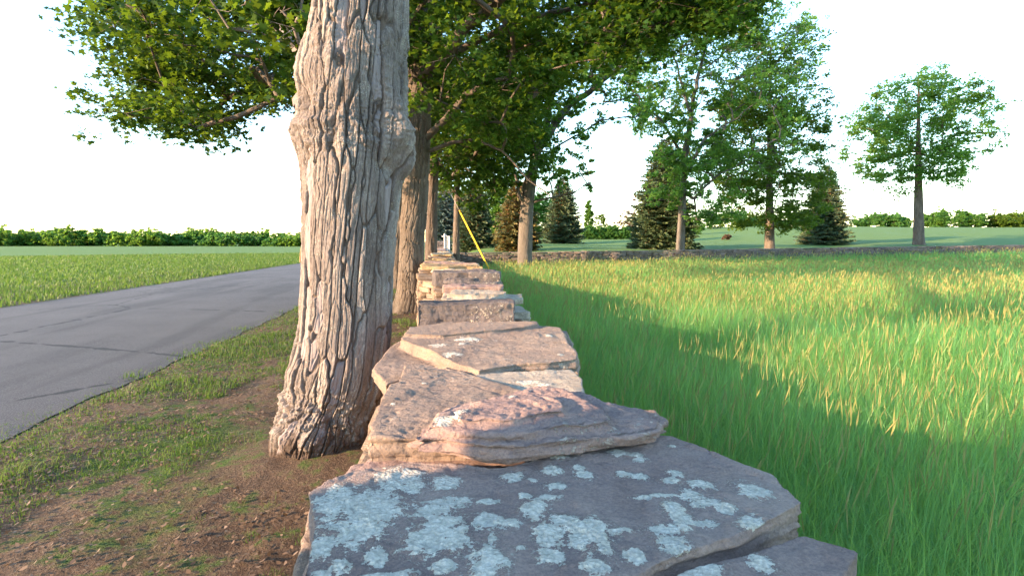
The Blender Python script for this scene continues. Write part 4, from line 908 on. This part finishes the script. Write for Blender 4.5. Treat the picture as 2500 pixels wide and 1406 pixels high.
# ------------------------------------------------------------------ meadow grass
def blades(name, label, N, rfn, afn, hfn, wfn, seed, mat, keep=None, seg=4, lean=.8, kind='stuff', cat='grass', seed_heads=0, wind=(.25, .1)):
    rng = np.random.default_rng(seed); r = rfn(rng, N); a = afn(rng, N); x = r*np.sin(a); y = r*np.cos(a)
    if keep is not None:
        m = keep(x, y, rng); x, y, r = x[m], y[m], r[m]
    n = len(x); z = hgt(x, y)-.01
    P3 = np.stack([x*.9, y*.9, 0*x], -1)
    h = hfn(x, y)*rng.uniform(.4, 1.16, n)*(1+.22*fbm(P3, 2, 3)); wd = wfn(r)*rng.uniform(.6, 1.4, n)
    clump = fbm(P3*3, 9, 3)
    th = rng.uniform(0, 2*math.pi, n); le = lean*np.abs(rng.normal(size=n))*h*(1+1.2*np.maximum(0, clump))
    bx = np.cos(th)*le+wind[0]*h*(.5+clump); by = np.sin(th)*le+wind[1]*h*(.5+clump)
    ph = rng.uniform(0, math.pi, n); sx, sy = np.cos(ph), np.sin(ph)
    V = np.zeros((n, seg*2+1, 3))
    for k in range(seg+1):
        t = k/seg; cx_ = x+bx*t**2.2; cy_ = y+by*t**2.2; cz = z+h*(t-.28*(le/h)**2*t**3)
        ww = wd*(1-t**1.6)*.5
        if k < seg:
            V[:, 2*k, 0] = cx_-sx*ww; V[:, 2*k, 1] = cy_-sy*ww; V[:, 2*k, 2] = cz
            V[:, 2*k+1, 0] = cx_+sx*ww; V[:, 2*k+1, 1] = cy_+sy*ww; V[:, 2*k+1, 2] = cz
        else: V[:, 2*k, 0] = cx_; V[:, 2*k, 1] = cy_; V[:, 2*k, 2] = cz
    tip = V[:, 2*seg].copy()
    tmpl = []; cn = []
    for k in range(seg-1): tmpl += [2*k, 2*k+1, 2*k+3, 2*k+2]; cn.append(4)
    tmpl += [2*seg-2, 2*seg-1, 2*seg]; cn.append(3)
    nv = seg*2+1
    loops = (np.arange(n)[:, None]*nv+np.array(tmpl)[None]).ravel(); cnt = np.tile(cn, n)
    tint = np.clip(rng.beta(2, 3.2, n)+.2*clump, 0, 1)
    o = mk(name, V.reshape(-1, 3), loops, cnt, mat, attrs=[('tint', 'FACE', np.repeat(tint, len(cn)))], smooth=True)
    tag(o, label, cat, kind=kind)
    return tip, h, r, rng
def keep_m(x, y, rng):
    return (x > np.interp(y, WY, WR)+.10+.04*rng.normal(size=len(x))) & (y > -.8) & (y < np.interp(x, [c[0] for c in CW], [c[1] for c in CW])-.15)
def hmead(x, y):
    e = x-np.interp(y, WY, WR)
    return (.50+.12*sstep(.1, 1.2, e))*(1-.45*sstep(14, 20, y)*(1-sstep(.8, 2.2, e)))*(1-.14*sstep(14, 24, y))
def mead_r(rng, N):
    u = rng.random(N); k = .45; return (.5**k+u*(46**k-.5**k))**(1/k)
tip, hh, rr_, rng = blades('meadow_grass', 'tall uncut green meadow grass between the two stone walls', 640000, mead_r, lambda g, n: g.uniform(math.radians(-1.5), math.radians(72), n), hmead,
    lambda r: np.maximum(.0040, .00105*r), 1, M_grass, keep_m)
# seed heads on the tallest stems
sel = (rng.random(len(tip)) < .07+.13*(rr_ > 8)) & (hh > .46) & (rr_ > 2.2)
c = tip[sel]; rs = rr_[sel]; n = len(c); L = rng.uniform(.05, .13, n); wd = np.maximum(.003, .00062*rs)*rng.uniform(.7, 1.3, n)
d = np.stack([rng.normal(.15, .2, n), rng.normal(.05, .2, n), np.ones(n)], -1); d /= np.linalg.norm(d, axis=1)[:, None]
ph = rng.uniform(0, 3.14, n); s = np.stack([np.cos(ph), np.sin(ph), 0*ph], -1); s2 = np.stack([-np.sin(ph), np.cos(ph), 0*ph], -1)
V = np.stack([c-d*.03, c+s*wd[:, None]+d*L[:, None]*.35, c+d*L[:, None], c-s*wd[:, None]+d*L[:, None]*.35, c+s2*wd[:, None]+d*L[:, None]*.35, c-s2*wd[:, None]+d*L[:, None]*.35], 1).reshape(-1, 3)
lo = (np.arange(n)[:, None]*6+np.array([0, 1, 2, 3, 0, 4, 2, 5])[None]).ravel()
o = mk('grass_seed_heads', V, lo, np.full(2*n, 4), M_seed, smooth=False, attrs=[('tint', 'FACE', np.repeat(rng.random(n), 2))]); tag(o, 'pale ripe seed heads standing above the meadow grass', 'grass', kind='stuff')
# short verge grass left of the wall
def keep_v(x, y, rng):
    P = np.stack([x*.9, y*.9, 0*x], -1); nse = fbm(P*1.6, 41, 3)+.5*fbm(P*6, 43, 2)
    lim = np.interp(y, WY, WL)
    far = sstep(-1.9, -2.6, x)
    return (x < lim-.10) & (x > -3.36+.13*rng.normal(size=len(x))) & (nse+.75*far-.03+.15*(x > -.6)*(y < 1.6) > .12) & (np.hypot(x+.75, y-3.55) > .5+.1*rng.random(len(x))) & (np.hypot(x+.75, (y-11)) > .45)
blades('verge_grass', 'short patchy grass and weeds on the soil between the road and the wall', 480000, lambda g, N: (.4**.5+g.random(N)*(40**.5-.4**.5))**2, lambda g, n: g.uniform(math.radians(-88), math.radians(-.2), n),
    lambda x, y: .045+.05*sstep(-.2, .6, vnoise(np.stack([x*2.3, y*2.3, 0*x], -1), 77)), lambda r: np.maximum(.003, .0012*r), 2, M_turf, keep_v, seg=2, lean=.6)
# mown lawn fringe and field across the road
blades('field_grass', 'rough grass in the open field across the road', 160000, lambda g, N: 11+g.random(N)**1.3*60, lambda g, n: g.uniform(math.radians(-70), math.radians(-4), n),
    lambda x, y: .16+0*x, lambda r: .0014*r, 3, M_turf, lambda x, y, g: (x < -9.75-sstep(35, 160, y)*10), seg=2, lean=.5)
# dry leaves and grit on the soil
def litter():
    rng = np.random.default_rng(9); n = 20000; y = rng.uniform(.2, 16, n)**1.0; x = rng.uniform(-3.2, 0, n); m = x < np.interp(y, WY, WL)-.08; x, y = x[m], y[m]
    C = np.stack([x, y, hgt(x, y)+.02+.03*rng.random(len(x))], -1); V, l, c_ = leaves_geo(C, .028, rng, OVAL, 1.2)
    o = mk('leaf_litter', V, l, c_, leaf_mat('dry_leaf', [(.10, .06, .03), (.14, .09, .055), (.19, .13, .085)], (.15, .09, .04), .15), smooth=False, attrs=[('tint', 'FACE', rng.random(len(x)))])
    tag(o, 'brown dry leaf litter scattered on the soil by the trees', 'leaf litter', kind='stuff')
litter()
